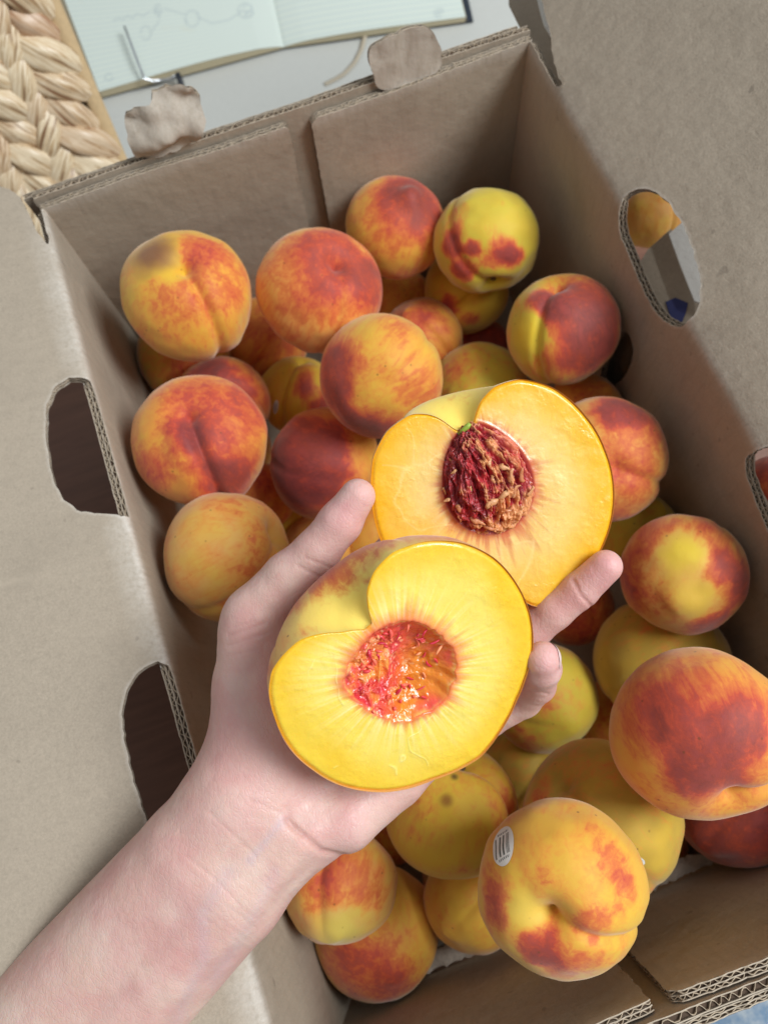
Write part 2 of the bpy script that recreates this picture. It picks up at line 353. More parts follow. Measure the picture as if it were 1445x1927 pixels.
# carton extents (metres): inner faces
XL, XR, YN, YF = -.106, .202, -.128, .362
carton = empty('cardboard_box', ((XL+XR)/2, (YN+YF)/2, 0), 'open brown cardboard carton filled with whole peaches, its long flaps folded outwards', 'cardboard box')
carton.matrix_world = Matrix.Translation(((XL+XR)/2, (YN+YF)/2, 0)); bpy.context.view_layer.update()
def pt(o, parent=carton):   # parent keeping world coordinates
    o.parent = parent; o.matrix_parent_inverse = parent.matrix_world.inverted(); return o
def bow(s, a, b): return np.sin(np.pi*np.clip((s-a)/(b-a), 0, 1))
def side_map(x0, sign, tilt, bulge):
    c, sn = math.cos(tilt), math.sin(tilt)
    def Fm(s, t):
        s = np.asarray(s, float); t = np.asarray(t, float); wv = .0012*fbm(np.c_[s*9, t*9, t*0+sign*3], 2)
        # smooth crease: blend the wall and flap directions over 5 mm
        k = .0022; up = -np.logaddexp(0, -t/k)*k; out = np.logaddexp(0, t/k)*k
        x = x0+sign*(out*c)+sign*(bulge*bow(s, YN, YF)*np.clip(1+t/.22, 0, 1.0)*np.clip(-t/.05, 0, 1))+wv*.5
        z = RIM+up+out*sn+wv+.003*np.clip(out, 0, .2)/.2*np.sin(s*11+1)
        return np.stack([x, s, z], 1)
    return Fm
def plane_uv(px, x0, sign, tilt):
    """photo pixel -> sheet coordinates on the wall or on the flap, whichever side of the crease it is"""
    p = at(px[0], px[1], RIM)
    if (p[0]-x0)*sign > 0:
        n = np.array([-sign*math.sin(tilt), 0, math.cos(tilt)]); q = on_plane(px[0], px[1], (x0, 0, RIM), n)
        return (q[1], (q[0]-x0)*sign/math.cos(tilt))
    q = on_plane(px[0], px[1], (x0, 0, 0), np.array([1., 0, 0])); return (q[1], q[2]-RIM)
TL, TR = math.radians(12), math.radians(38)
FL_ = side_map(XL, -1, TL, .004); FR_ = side_map(XR, 1, TR, .003)
def crease_scuff_highlight(w=.004, amt=.8):
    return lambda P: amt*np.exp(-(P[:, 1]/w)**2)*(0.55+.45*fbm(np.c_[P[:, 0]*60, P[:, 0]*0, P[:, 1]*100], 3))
uvL = lambda pts: [plane_uv(p, XL, -1, TL) for p in pts]
uvR = lambda pts: [plane_uv(p, XR, 1, TR) for p in pts]
holeL1 = uvL([(130, 712), (105, 726), (88, 760), (86, 810), (93, 870), (106, 915), (122, 942), (150, 962), (196, 968), (236, 970)])
holeL1 = [(s, max(t, .0005)) for s, t in holeL1]+[(holeL1[-1][0]-.001, -.0035), (holeL1[0][0]-.012, -.0035), (holeL1[0][0]-.003, -.0015)]
holeL2 = uvL([(298, 1246), (262, 1262), (238, 1300), (229, 1345), (236, 1400), (250, 1460), (268, 1520), (285, 1560), (320, 1585), (395, 1580)])
holeL2 = [(s, max(t, .0005)) for s, t in holeL2]+[(holeL2[-1][0]-.001, -.0035), (holeL2[0][0]-.012, -.0035), (holeL2[0][0]-.003, -.0015)]
nL = uvL([(92, 462), (72, 440), (55, 405), (38, 372), (20, 358), (-40, 340), (-300, 400)])
outL = [(YN, -.236), (YF-.0005, -.236), (YF-.0005, .0005), (YF-.012, .001), (nL[0][0]+.004, .001)]+[(s, max(t, .0015)) for s, t in nL]+[(nL[-1][0], .26), (-.30, .26), (-.30, .004), (YN-.002, .002)]
left = sheet('side_wall', outL, [offset_poly(holeL1, 0), offset_poly(holeL2, 0)], FL_, .0052, carton, split=0, scuff=crease_scuff_highlight(.006, 1.1), seed=1, jit=.0007)  # wide pale crease: scuffing with the bend's broad highlight painted in
holeR1 = uvR([(1203, 353), (1180, 365), (1162, 395), (1160, 440), (1176, 480), (1200, 540), (1222, 585), (1248, 612), (1275, 619), (1300, 604), (1314, 570), (1316, 530), (1306, 485), (1290, 440), (1268, 400), (1240, 365)])
holeR2 = uvR([(1450, 838), (1420, 848), (1398, 862), (1396, 890), (1410, 930), (1432, 985), (1470, 1075), (1500, 1110), (1540, 1105), (1556, 1060), (1540, 960), (1500, 870)])
nR = uvR([(1060, 158), (1050, 140), (1040, 100), (1036, 60), (1026, 20), (1010, -40), (960, -200)])
outR = [(YN, -.236), (YF-.0005, -.236), (YF-.0005, .0005), (YF-.014, .001), (nR[0][0]+.004, .001)]+[(s, max(t, .0015)) for s, t in nR]+[(nR[-1][0], .26), (-.30, .26), (-.30, .004), (YN-.002, .002)]
hv = uvR([(1166, 620), (1184, 640), (1186, 680), (1170, 715), (1140, 735), (1120, 720), (1140, 660)])
right = sheet('side_wall', outR, [smooth_loop(holeR1, 1), smooth_loop(holeR2, 1), smooth_loop(hv, 2)], FR_, .0052, carton, split=0, scuff=crease_scuff_highlight(.0035, .7), seed=5, jit=.0008)

def flat_map(y0, sign):
    def Fm(s, t):
        wv = .0012*fbm(np.c_[np.asarray(s)*14, np.asarray(t)*14, np.asarray(t)*0+y0*50], 2)
        return np.stack([s, y0+wv-sign*.0015*np.sin(np.pi*np.clip((s-XL)/(XR-XL), 0, 1)), RIM+t], 1)
    return Fm
# far end: outer wall with two folded inner panels and a slot between them
e1, e2 = .047, .061
sheet('end_wall', [(XL-.004, -.236), (XR+.004, -.236), (XR+.004, .002), (.15, .004), (.02, .005), (XL-.004, .003)], [], flat_map(YF+.0055, 1), .004, carton, plies=1, seed=9)
sheet('end_panel', [(XL-.003, -.236), (e1-.004, -.236), (e1-.002, -.09), (e1, -.0035), (e1-.002, .000), (.002, -.001), (-.05, .001), (XL-.003, -.001)], [], flat_map(YF, 1), .0042, carton, seed=11, jit=.0006, scuff=lambda P: .5*np.exp(-((P[:, 1]+.001)/.003)**2))
sheet('end_panel', [(e2-.003, -.236), (XR+.003, -.236), (XR+.003, .000), (.146, -.001), (.103, -.002), (e2+.004, -.001), (e2, -.004)], [], flat_map(YF, 1), .0042, carton, seed=13, jit=.0006, scuff=lambda P: .5*np.exp(-((P[:, 1]+.001)/.003)**2))
sheet('end_wall', [(XL-.01, -.001), (.10, .001), (XR, -.001), (XR, -.03), (XL-.01, -.03)], [], flat_map(YF+.0115, 1), .0035, carton, plies=1, seed=15)
# near end
n1, n2 = .047, .056
sheet('end_wall', [(XL-.004, -.236), (XR+.004, -.236), (XR+.004, .003), (XL-.004, .002)], [], flat_map(YN-.0054, -1), .004, carton, plies=1, seed=19, jit=.0007)
sheet('end_wall', [(XL-.004, -.10), (XR+.004, -.10), (XR+.004, -.001), (.08, .001), (XL-.004, -.003)], [], flat_map(YN-.0102, -1), .0036, carton, plies=2, seed=23, jit=.0012)
sheet('end_panel', [(XL-.003, -.236), (n1-.004, -.236), (n1, -.05), (n1+.001, -.004), (.03, -.001), (XL-.003, -.002)], [], flat_map(YN, -1), .0045, carton, seed=27, jit=.0009, scuff=lambda P: .6*np.exp(-((P[:, 1]+.001)/.003)**2))
sheet('end_panel', [(n2+.001, -.236), (XR+.003, -.236), (XR+.003, -.001), (.10, .001), (n2+.006, -.001), (n2, -.006)], [], flat_map(YN, -1), .0045, carton, seed=29, jit=.0009, scuff=lambda P: .6*np.exp(-((P[:, 1]+.001)/.003)**2))
# bottom of the carton
sheet('bottom_panel', [(XL-.004, YN-.004), (XR+.004, YN-.004), (XR+.004, YF+.004), (XL-.004, YF+.004)], [], lambda s, t: np.stack([s, t, s*0+.006], 1), .004, carton, seed=31, edge=False)
# torn paper strips along the foot of the near wall
for a, b_, w in (((800, 1834), (966, 1774), .0062), ((1200, 1692), (1342, 1625), .0075)):
    p = on_plane(*a, (0, YN+.003, 0), np.array([0, 1., 0])); q = on_plane(*b_, (0, YN+.003, 0), np.array([0, 1., 0]))
    t = np.linspace(0, 1, 30); c = p+(q-p)*t[:, None]; hw = w*np.sin(np.pi*np.clip(.12+t*.85, 0, 1))**.6*(1+.5*fbm(np.c_[t*20, t*0, t*0+w*999], 3))
    rows = [c+np.array([0, .013, 0])*k*np.sin(np.pi*np.clip(.1+t*.88, 0, 1))[:, None]**.5+np.array([0, 0, 1])*(hw*(k-.5)*1.6)[:, None]+np.array([0, .0012, 0])*fbm(np.c_[t*25, t*0+k*3, t*0], 2)[:, None] for k in np.linspace(0, 1, 6)]
    V = np.stack(rows, 1).reshape(-1, 3); V2 = V-np.array([0, .0006, .0008]); nF = grid_faces(30, 6)
    obj('torn_strip', mesh_np('torn_strip', np.vstack([V, V2]), np.vstack([nF, nF[:, ::-1]+len(V)]), M_TORN), carton)
# crumpled locking tabs on the far rim
def tab(pixels, crumple, lean, seed, fold=None):
    P = smooth_loop([(lambda q: (q[0], q[2]-RIM))(on_plane(*p, (0, YF+.001, 0), np.array([0, 1., 0]))) for p in pixels], 2)
    def Fm(s, t):
        n = fbm(np.c_[np.asarray(s)*70, np.asarray(t)*70, np.asarray(s)*0+seed], 3); r = 1-np.abs(fbm(np.c_[np.asarray(s)*45, np.asarray(t)*60, np.asarray(s)*0+seed+8], 2))*2.2
        y = YF+.001+lean*np.clip(t, 0, 1)+crumple*(n*.7+r*.6)*np.clip((t+.008)/.02, 0, 1)
        return np.stack([s, y, RIM+t+crumple*.25*n], 1)
    sheet('locking_tab', P, [], Fm, .0024, carton, step=.0018, plies=1, jit=.0010, seed=seed, flute=.005, scuff=lambda Q: .35+.5*np.exp(-((Q[:, 1]+.001)/.002)**2))
tab([(258, 305), (246, 285), (243, 255), (255, 235), (290, 215), (315, 200), (340, 185), (365, 184), (384, 205), (389, 228), (376, 243), (378, 262), (330, 292), (290, 312)], .0085, .15, 41)
tab([(705, 150), (697, 125), (700, 100), (720, 84), (760, 68), (790, 58), (815, 60), (831, 85), (834, 130), (800, 148), (750, 164), (712, 170)], .0016, .1, 43)

# ------------------------------------------------------------------ whole peaches
CREAM = s2l(236, 200, 98)
TINT = dict(yellow=s2l(224, 182, 56), orange=s2l(226, 152, 60), gold=s2l(224, 170, 62), olive=s2l(184, 150, 56), green=s2l(206, 182, 58), tan=s2l(224, 166, 88))
NU, NV = 144, 96
def view_frame(px):
    """world axes: right, up and towards the camera, at the place seen at pixel px"""
    t = -(M @ ray(*px)); t /= np.linalg.norm(t); r = M @ np.array([1., 0, 0]); r -= r.dot(t)*t; r /= np.linalg.norm(r); return np.stack([r, np.cross(t, r), t], 1)
def peach_mesh(name, r, stem, suture, blobs, tint, base_blush, seed, groove=.07, dip=.26, tip=.05, squash=.95, lump=.02, patches=(), seen=(CX, CY)):
    """stem, suture and blob directions are given in picture axes (right, up, towards the viewer)"""
    Fp = view_frame(seen); z = Fp @ np.array(stem, float); z /= np.linalg.norm(z)
    x = Fp @ np.array(suture, float); x -= x.dot(z)*z; x /= np.linalg.norm(x); y = np.cross(z, x); R = np.stack([x, y, z], 1)
    th = np.arange(NU)/NU*2*np.pi; th = th+.32*np.sin(th)*-1         # denser near the suture
    ph = np.linspace(0, np.pi, NV); ph = ph-.25*np.sin(2*ph)*.5
    T, Pp = np.meshgrid(th, ph, indexing='ij'); T, Pp = T.ravel(), Pp.ravel()
    D = np.stack([np.sin(Pp)*np.cos(T), np.sin(Pp)*np.sin(T), np.cos(Pp)], 1)
    az = np.abs((T+np.pi) % (2*np.pi)-np.pi); sp = np.sin(Pp)
    rad = 1+lump*fbm(D*1.3+seed*3.7, 3)*3.0
    rad -= groove*np.exp(-(az*sp/.085)**2)*np.clip(np.cos(Pp*.5)*1.25, 0.25, 1)*np.clip(sp*3, 0, 1)
    rad += groove*.35*np.exp(-((az*sp-.28)/.22)**2)
    rad -= dip*np.exp(-(Pp/.20)**1.6)+dip*.30*np.exp(-(Pp/.45)**2)
    rad += tip*np.exp(-((np.pi-Pp)/.22)**2)
    V = D*rad[:, None]*r; V[:, 2] *= squash
    Dc = (D @ R.T) @ Fp                                                # world -> picture axes
    b = np.full(len(D), float(base_blush))
    for (dx, dy, amt, wid) in blobs:
        dz = math.sqrt(max(0.02, 1-dx*dx-dy*dy)); c = np.array([dx, dy, dz]); c /= np.linalg.norm(c)
        ang = np.arccos(np.clip(Dc @ c, -1, 1)); ang = ang+.16*fbm(D*3.2+seed, 3)
        b += amt*np.exp(-(np.clip(ang, 0, 9)/wid)**3.2)
    b += .22*fbm(D*2.2+seed*1.3+50, 3); b = np.where(b > .78, .78+.18*np.tanh((b-.78)/.18), b)
    g = np.repeat(TINT[tint][None], len(D), 0); k = sstep(-.3, .5, fbm(D*2.6+seed*2.1, 3))[:, None]
    g = g*(1-k*.45)+np.array(TINT['yellow'])*k*.45
    for (dx, dy, wid, col, am) in patches:
        dz = math.sqrt(max(0.02, 1-dx*dx-dy*dy)); c = np.array([dx, dy, dz]); ang = np.arccos(np.clip(Dc @ c, -1, 1))+.25*fbm(D*5+seed, 3)*wid
        w = am*(1-sstep(wid*.25, wid*1.35, ang)); g = g*(1-w[:, None])+np.array(col)*w[:, None]; b = b*(1-w)-.35*w
    me = mesh_np(name, V, grid_faces(NU, NV, True)[:, ::-1], M_SKIN, True, {'blush': b, 'ground': g})
    return me, R
peaches = {}
def peach(key, px, py, rpx, below, label, stem, suture, blobs, tint='gold', base=.2, seed=0, **k):
    d = M @ ray(px, py); t = (CAMH+below*.001)/-d[2]; r = rpx/F*t*1.0
    c = CAM+d*t
    me, R = peach_mesh('peach', r, stem, suture, blobs, tint, base, seed, seen=(px, py), **k)
    o = obj('peach', me); o.matrix_world = Matrix.Translation(Vector(c)) @ Matrix([list(q) for q in R]).to_4x4()
    tag(o, label, 'peach', 'whole peaches lying in the carton'); peaches[key] = (o, c, r, R, px, py, rpx); return o
UP = (0, 0, 1)
peach(1, 354, 558, 119, 34, 'yellow-orange peach with a brown bruise and a long crease, in the far left corner', (-.05, .50, .86), (.45, -.75, .5), [(.1, .35, .28, .8), (.75, .3, .12, .5), (.25, .75, .25, .35)], 'gold', .20, 1, groove=.085, patches=[(-.22, .45, .30, s2l(228, 180, 50), .8), (-.50, .66, .42, s2l(128, 84, 58), 1.0)])
peach(2, 603, 550, 117, 54, 'pink-blushed peach with fine orange mottling, second from the left along the far wall', (.32, .52, .8), (.3, -.3, .9), [(.2, .6, .5, .75), (.9, .2, .5, .5), (-.5, .1, .10, .6), (.5, -.1, .12, .4)], 'tan', .27, 2, groove=.03)
peach(3, 745, 430, 94, 83, 'red-topped peach with a blunt point, set against the far wall right of the slot', (-.3, -.6, -.75), (.5, .5, .7), [(.45, .55, .75, .75), (.1, .7, .35, .5), (-.3, .1, .14, .5)], 'gold', .30, 3, tip=.16, groove=.04)
peach(4, 918, 455, 99, 72, 'yellow peach with separate maroon petal-shaped patches, top right of the pile', (.18, -.86, .45), (-.45, -.3, .8), [(-.66, -.02, .8, .26), (-.42, -.50, .9, .28), (-.28, -.12, .8, .16), (.30, -.22, .85, .34), (.50, -.35, .5, .25), (-.55, .45, .25, .3)], 'green', -.06, 4, groove=.05, dip=.34, lump=.03)
peach(5, 876, 548, 80, 142, 'small yellow peach with a maroon stripe, under the yellow one with maroon petals', (.6, .5, .6), (-.2, -.4, .9), [(-.35, -.25, .8, .30), (.1, -.6, .6, .28)], 'yellow', .04, 5)
peach(6, 1058, 620, 105, 69, 'dark maroon peach with a yellow patch on its left, against the right wall', (-.15, .86, .45), (-.4, .2, .9), [(.35, .35, .75, .85), (.6, -.3, .6, .6), (-.3, .55, .55, .4), (0, -.7, .22, .5), (-.62, .0, -.65, .40), (.0, -.15, -.25, .25)], 'green', .18, 6, dip=.30, patches=[(-.6, .0, .36, s2l(226, 190, 44), .8)])
peach(7, 718, 708, 117, 49, 'golden peach with red streaks and a maroon left side, behind the half with the stone', (.55, .55, -.6), (.6, .4, .6), [(-.8, .1, .7, .55), (-.5, -.7, .6, .55), (.0, -.9, .5, .5), (.6, -.2, .22, .5), (.4, .6, .15, .4)], 'gold', .16, 7, groove=.03)
peach(8, 378, 830, 124, 41, 'deeply creased red and orange peach lying against the left wall beside the handle hole', (-.20, .42, .88), (.18, -.6, .75), [(.0, .55, .38, .7), (.7, .55, .35, .5), (.4, -.55, .62, .5), (-.25, .1, .35, .3), (-.7, -.45, .38, .4), (.2, -.2, .18, .4)], 'orange', .26, 8, groove=.11, dip=.2)
peach(9, 612, 872, 106, 112, 'dull dark crimson peach just above the thumb', (-.6, .3, -.7), (.2, -.3, .9), [(-.45, .15, .75, .85), (-.1, -.2, .4, .7), (.3, .4, .12, .4), (.75, .2, -.25, .5)], 'orange', .34, 9, groove=.02)
peach(10, 432, 1047, 123, 43, 'plain pale orange peach half hidden by the thumb, against the left wall', (.80, .42, .40), (.5, -.2, .8), [(.5, -.2, .2, .5), (.2, .7, .10, .4), (.3, -.8, .12, .4)], 'tan', .17, 10, groove=.05, dip=.3)
peach(11, 420, 758, 88, 115, 'maroon and orange peach squeezed between the creased red peach and the bruised one', (0, -.5, -.8), (.2, .4, .8), [(-.2, .6, .85, .6), (.7, .3, .32, .5)], 'orange', .3, 11)
peach(12, 345, 668, 85, 133, 'dim brownish peach under the bruised peach by the left wall', (0, -.6, -.7), (-.3, -.4, .8), [(.2, -.2, .25, .6)], 'olive', .22, 12)
peach(13, 562, 742, 75, 153, 'small yellow and maroon peach with a sticker edge, deep between four others', (.1, .9, .3), (-.3, .2, .9), [(.2, .2, .75, .3), (.6, -.3, .7, .4), (.1, .7, .2, .3)], 'yellow', .08, 13, groove=.10)
peach(14, 903, 735, 90, 130, 'smooth greenish yellow peach right behind the notch of the upper half', (0, -.7, -.7), (-.5, .3, .8), [(-.3, .7, .30, .55), (-.7, .2, .15, .4)], 'green', .08, 14, groove=.02)
peach(15, 792, 640, 77, 137, 'dull orange peach low between the streaked golden peach and the twin-looking pair', (.3, -.6, -.7), (.2, .2, .9), [(-.2, .5, .3, .7)], 'orange', .30, 15)
peach(16, 1130, 865, 118, 72, 'brownish orange peach with a maroon cap and open crease, right of the upper half', (.25, -.15, .95), (.7, -.3, .5), [(.25, .75, .80, .40), (.7, .5, .3, .4), (.4, -.2, .22, .6), (-.2, .85, -.2, .2)], 'tan', .32, 16, groove=.05, dip=.12)
peach(17, 1286, 1080, 115, 70, 'freckled peach with a bright yellow centre and pink surround, by the right wall', (.1, .5, -.85), (.4, .2, .9), [(-.8, -.2, .40, .5), (.6, .1, .60, .40), (.3, -.85, .65, .40), (-.5, .6, .32, .45), (.4, .75, .30, .4), (.9, -.2, .5, .4)], 'tan', .22, 17, groove=.02, patches=[(.0, .30, .40, s2l(226, 200, 50), .75), (.15, -.42, .38, s2l(226, 194, 62), .65)])
peach(18, 1245, 1248, 125, 129, 'olive yellow peach in shade between the freckled peach and the big red one', (-.6, -.5, -.6), (-.4, -.2, .9), [], 'olive', .08, 18, groove=.03)
peach(19, 1312, 1378, 160, 0, 'largest red and orange peach, cut off by the right edge of the photo', (.32, -.78, .5), (.62, -.7, .4), [(.0, .25, .38, .65), (.15, -.35, .68, .5), (-.55, .3, .25, .5), (.55, .1, .25, .4), (-.1, -.5, .3, .3)], 'orange', .27, 19, dip=.24, groove=.08)
peach(20, 1020, 1312, 104, 151, 'plain yellow peach right of the little fingertip', (-.5, .5, -.7), (-.6, -.3, .7), [(.05, -.2, .22, .22), (-.4, -.8, .25, .5)], 'green', .10, 20, groove=.03)
peach(21, 1128, 1540, 146, 68, 'big olive yellow peach behind the stickered one', (-.45, .45, .7), (.3, -.5, .7), [(-.2, .6, .18, .4), (-.75, .3, .3, .2)], 'olive', .10, 21, groove=.04, dip=.16)
peach(22, 845, 1520, 125, 93, 'dented yellow peach with two brown scars, below the lower half', (.25, .72, .6), (.8, .1, .5), [(.8, .1, .3, .4), (-.5, -.2, .12, .5), (.4, -.3, .1, .3)], 'yellow', .10, 22, groove=.10, dip=.26, patches=[(-.02, .12, .10, s2l(150, 96, 40), .9), (.10, .46, .07, s2l(70, 50, 30), .9)])
p23 = peach(23, 1052, 1667, 154, 6, 'large golden peach with an oval white sticker and deep hollow, by the near wall', (-.16, -.40, .90), (.75, -.55, .3), [(.62, .20, .40, .28), (.75, -.05, .35, .25), (-.75, -.15, .62, .30), (-.85, -.3, .3, .3), (-.35, -.65, .65, .30), (.28, -.38, .5, .22), (.0, -.85, .45, .4), (-.25, -.05, .15, .3)], 'gold', .10, 23, groove=.075, dip=.36, lump=.03, patches=[(-.42, -.30, .28, s2l(222, 190, 80), .7)])
peach(24, 638, 1665, 107, 89, 'pink peach with a yellow-green pointed end, beside the wrist', (.2, .8, -.5), (-.25, -.5, .7), [(.15, .25, .42, .55), (.55, -.1, .22, .4), (-.3, -.2, .22, .45)], 'tan', .12, 24, tip=.02, groove=.07, lump=.035, patches=[(.05, -.75, .5, s2l(206, 192, 92), .7)])
peach(25, 708, 1752, 118, 143, 'yellow peach with a red lower half, lowest in the photo by the near left corner', (-.3, .6, -.7), (.3, .2, .9), [(-.1, -.6, .50, .7), (-.6, -.3, .25, .5), (.4, -.7, .2, .5)], 'gold', .12, 25, groove=.02)
peach(26, 888, 1695, 92, 125, 'small plain golden peach in shadow left of the stickered one', (.5, .6, -.6), (.3, .2, .9), [], 'gold', .12, 26)
peach(27, 1375, 1515, 112, 130, 'dark maroon peach under the largest red peach at the right edge', (.5, .6, -.6), (.3, .2, .9), [(-.2, -.2, .55, 1.2)], 'orange', .40, 27)
peach(28, 1080, 1140, 75, 170, 'pinkish peach glimpsed below the ring finger', (-.5, .6, -.6), (.3, .2, .9), [(.2, -.3, .3, .9)], 'tan', .3, 28)
peach(29, 1195, 1000, 80, 132, 'greenish yellow peach mostly hidden behind the freckled peach', (-.5, -.6, -.6), (.3, .2, .9), [], 'green', .05, 29)
peach(30, 1100, 770, 70, 123, 'sliver of an orange peach above the maroon-capped one', (-.5, -.6, -.6), (.3, .2, .9), [(0, .6, .2, .6)], 'orange', .2, 30)
peach(31, 490, 935, 66, 153, 'orange peach deep under the red creased peach', (-.5, -.6, -.6), (.3, .2, .9), [(0, .6, .3, .6)], 'orange', .3, 31)
peach(32, 600, 1030, 66, 184, 'tan peach deep beside the tip of the thumb', (-.5, -.6, -.6), (.3, .2, .9), [], 'tan', .2, 32)
peach(34, 755, 575, 70, 185, 'deep orange peach low in the gap below the red-topped one', (-.5, -.6, -.6), (.3, .2, .9), [], 'orange', .3, 34)
peach(35, 905, 665, 66, 190, 'dark red peach at the bottom of the gap right of the centre', (-.5, -.6, -.6), (.3, .2, .9), [(0, 0, .6, 1.2)], 'orange', .4, 35)
peach(36, 500, 640, 80, 164, 'shaded brown-orange peach at the bottom of the gap in the far left', (-.5, -.6, -.6), (.3, .2, .9), [(0, 0, .1, 1.2)], 'orange', .35, 36)
peach(37, 990, 1450, 84, 190, 'shaded green-gold peach at the bottom of the gap below the little finger', (-.5, -.6, -.6), (.3, .2, .9), [], 'olive', .1, 37)
peach(38, 530, 965, 60, 190, 'yellow peach at the bottom of the gap above the thumb', (-.5, -.6, -.6), (.3, .2, .9), [], 'yellow', .1, 38)

peach(39, 700, 1010, 70, 196, 'shaded orange peach at the bottom of the gap between the thumb and the halves', (-.5, -.6, -.6), (.3, .2, .9), [], 'orange', .3, 39)
for i, (x, y, lab) in enumerate(((-.009, -.092, 'sliver of a bottom peach between the small golden peach and the stickered one'),
                                  (.115, -.092, 'bottom peach barely showing left of the dark maroon peach, above the torn strip'),
                                  (-.070, .268, 'bottom peach in the gap between the creased red peach and the small stickered one'),
                                  (-.050, -.032, 'bottom peach in the gap between the wrist and the dented yellow peach'),
                                  (.134, -.032, 'bottom peach in the gap left of the largest red peach'))):
    me, R = peach_mesh('peach', .033, (.2, -.5, -.8), (.3, .2, .9), [], 'gold', .30, 100+i)
    o = obj('peach', me); o.matrix_world = Matrix.Translation((x, y, .043)) @ Matrix([list(q) for q in R]).to_4x4(); tag(o, lab, 'peach', 'whole peaches lying in the carton')
def surf_dir(key, px, py):
    """picture pixel over a peach -> point and normal on its mesh"""
    o = peaches[key][0]; w = M @ ray(px, py); inv = o.matrix_world.inverted()
    a = inv @ Vector(CAM); d = (inv.to_3x3() @ Vector(w)).normalized()
    ok, loc, nor, _ = o.ray_cast(a, d); return (loc, nor) if ok else (None, None)
bpy.context.view_layer.update()
def sticker(key, cx, cy, hw, hh, ang, stripes=True):
    """an oval paper sticker lying on the skin"""
    o = peaches[key][0]; nr, nt = 14, 72; V = []; C = []
    loc0, nor0 = surf_dir(key, cx, cy)
    loc = np.array(loc0); z = np.array(nor0); Rl = np.array(o.matrix_world.to_3x3())
    u = Rl.T @ (M @ np.array([math.cos(ang), math.sin(ang), 0])); u -= u.dot(z)*z; u /= np.linalg.norm(u); v = np.cross(z, u)
    for i in range(nr+1):
        for j in range(nt):
            a = j/nt*2*math.pi; q = i/nr; x, y = hw*q*math.cos(a), hh*q*math.sin(a); p = loc+u*x+v*y
            ok, l, nn, _ = o.closest_point_on_mesh(Vector(p)); V.append(np.array(l)+np.array(nn)*.0004); C.append((x, y))
    V = np.array(V); C = np.array(C); f = []
    for i in range(nr):
        for j in range(nt): f.append((i*nt+j, (i+1)*nt+j, (i+1)*nt+(j+1) % nt, i*nt+(j+1) % nt))
    W = s2l(226, 224, 214); G = s2l(120, 122, 116)
    s = np.zeros(len(C))
    st = obj('sticker', mesh_np('sticker', V, f, M_STICK, True, {'uvp': np.c_[C/np.array([hw, hh]), C[:, 0]*0]}), o); st['kind'] = 'thing'
    return st
def stick_mat():
    m, nt, b = newmat('printed_sticker'); a = N(nt, 'ShaderNodeAttribute', attribute_name='uvp').outputs['Color']
    sep = N(nt, 'ShaderNodeSeparateXYZ'); link(nt, a, sep.inputs[0]); x, y = sep.outputs[0], sep.outputs[1]
    # printed bars run along y, within the middle of the oval; small lines of print near both ends
    bars = math_(nt, 'GREATER_THAN', math_(nt, 'SINE', math_(nt, 'ADD', math_(nt, 'MULTIPLY', x, 17.), math_(nt, 'MULTIPLY', math_(nt, 'SINE', math_(nt, 'MULTIPLY', x, 41.)), .9))), .15)
    band_ = math_(nt, 'LESS_THAN', math_(nt, 'ABSOLUTE', y), .52); bx = math_(nt, 'LESS_THAN', math_(nt, 'ABSOLUTE', x), .72)
    bars = math_(nt, 'MULTIPLY', math_(nt, 'MULTIPLY', bars, band_), bx)
    tick = math_(nt, 'GREATER_THAN', math_(nt, 'SINE', math_(nt, 'MULTIPLY', x, 40.)), -.1)
    txt = math_(nt, 'MULTIPLY', math_(nt, 'MULTIPLY', math_(nt, 'LESS_THAN', math_(nt, 'ABSOLUTE', math_(nt, 'SUBTRACT', math_(nt, 'ABSOLUTE', y), .66)), .06), tick), math_(nt, 'LESS_THAN', math_(nt, 'ABSOLUTE', x), .5))
    c = mixc(nt, math_(nt, 'MAXIMUM', bars, txt), s2l(222, 220, 212), s2l(96, 98, 92)); link(nt, c, b.inputs['Base Color']); b.inputs['Roughness'].default_value = .4; return m
M_STICK = stick_mat()
sticker(23, 946, 1591, .0063, .0098, math.radians(-20))
sticker(21, 1194, 1619, .0028, .005, math.radians(70))
sticker(13, 519, 766, .0018, .0055, math.radians(-15))
# short brown stems in the hollows that show them
for key, px, py in ((4, 938, 545), (22, 862, 1452)):
    o, c, r, R, *_ = peaches[key]; z = np.array([0, 0, 1.0]); base = z*r*.60; t = np.linspace(0, 1, 5)
    obj('stem', MB().tube(base+np.outer(t, [.0008, 0, .006]), [.0016, .0013, .0012, .0015, .0019], 8).me('stem', M_BROWNSTEM), o)

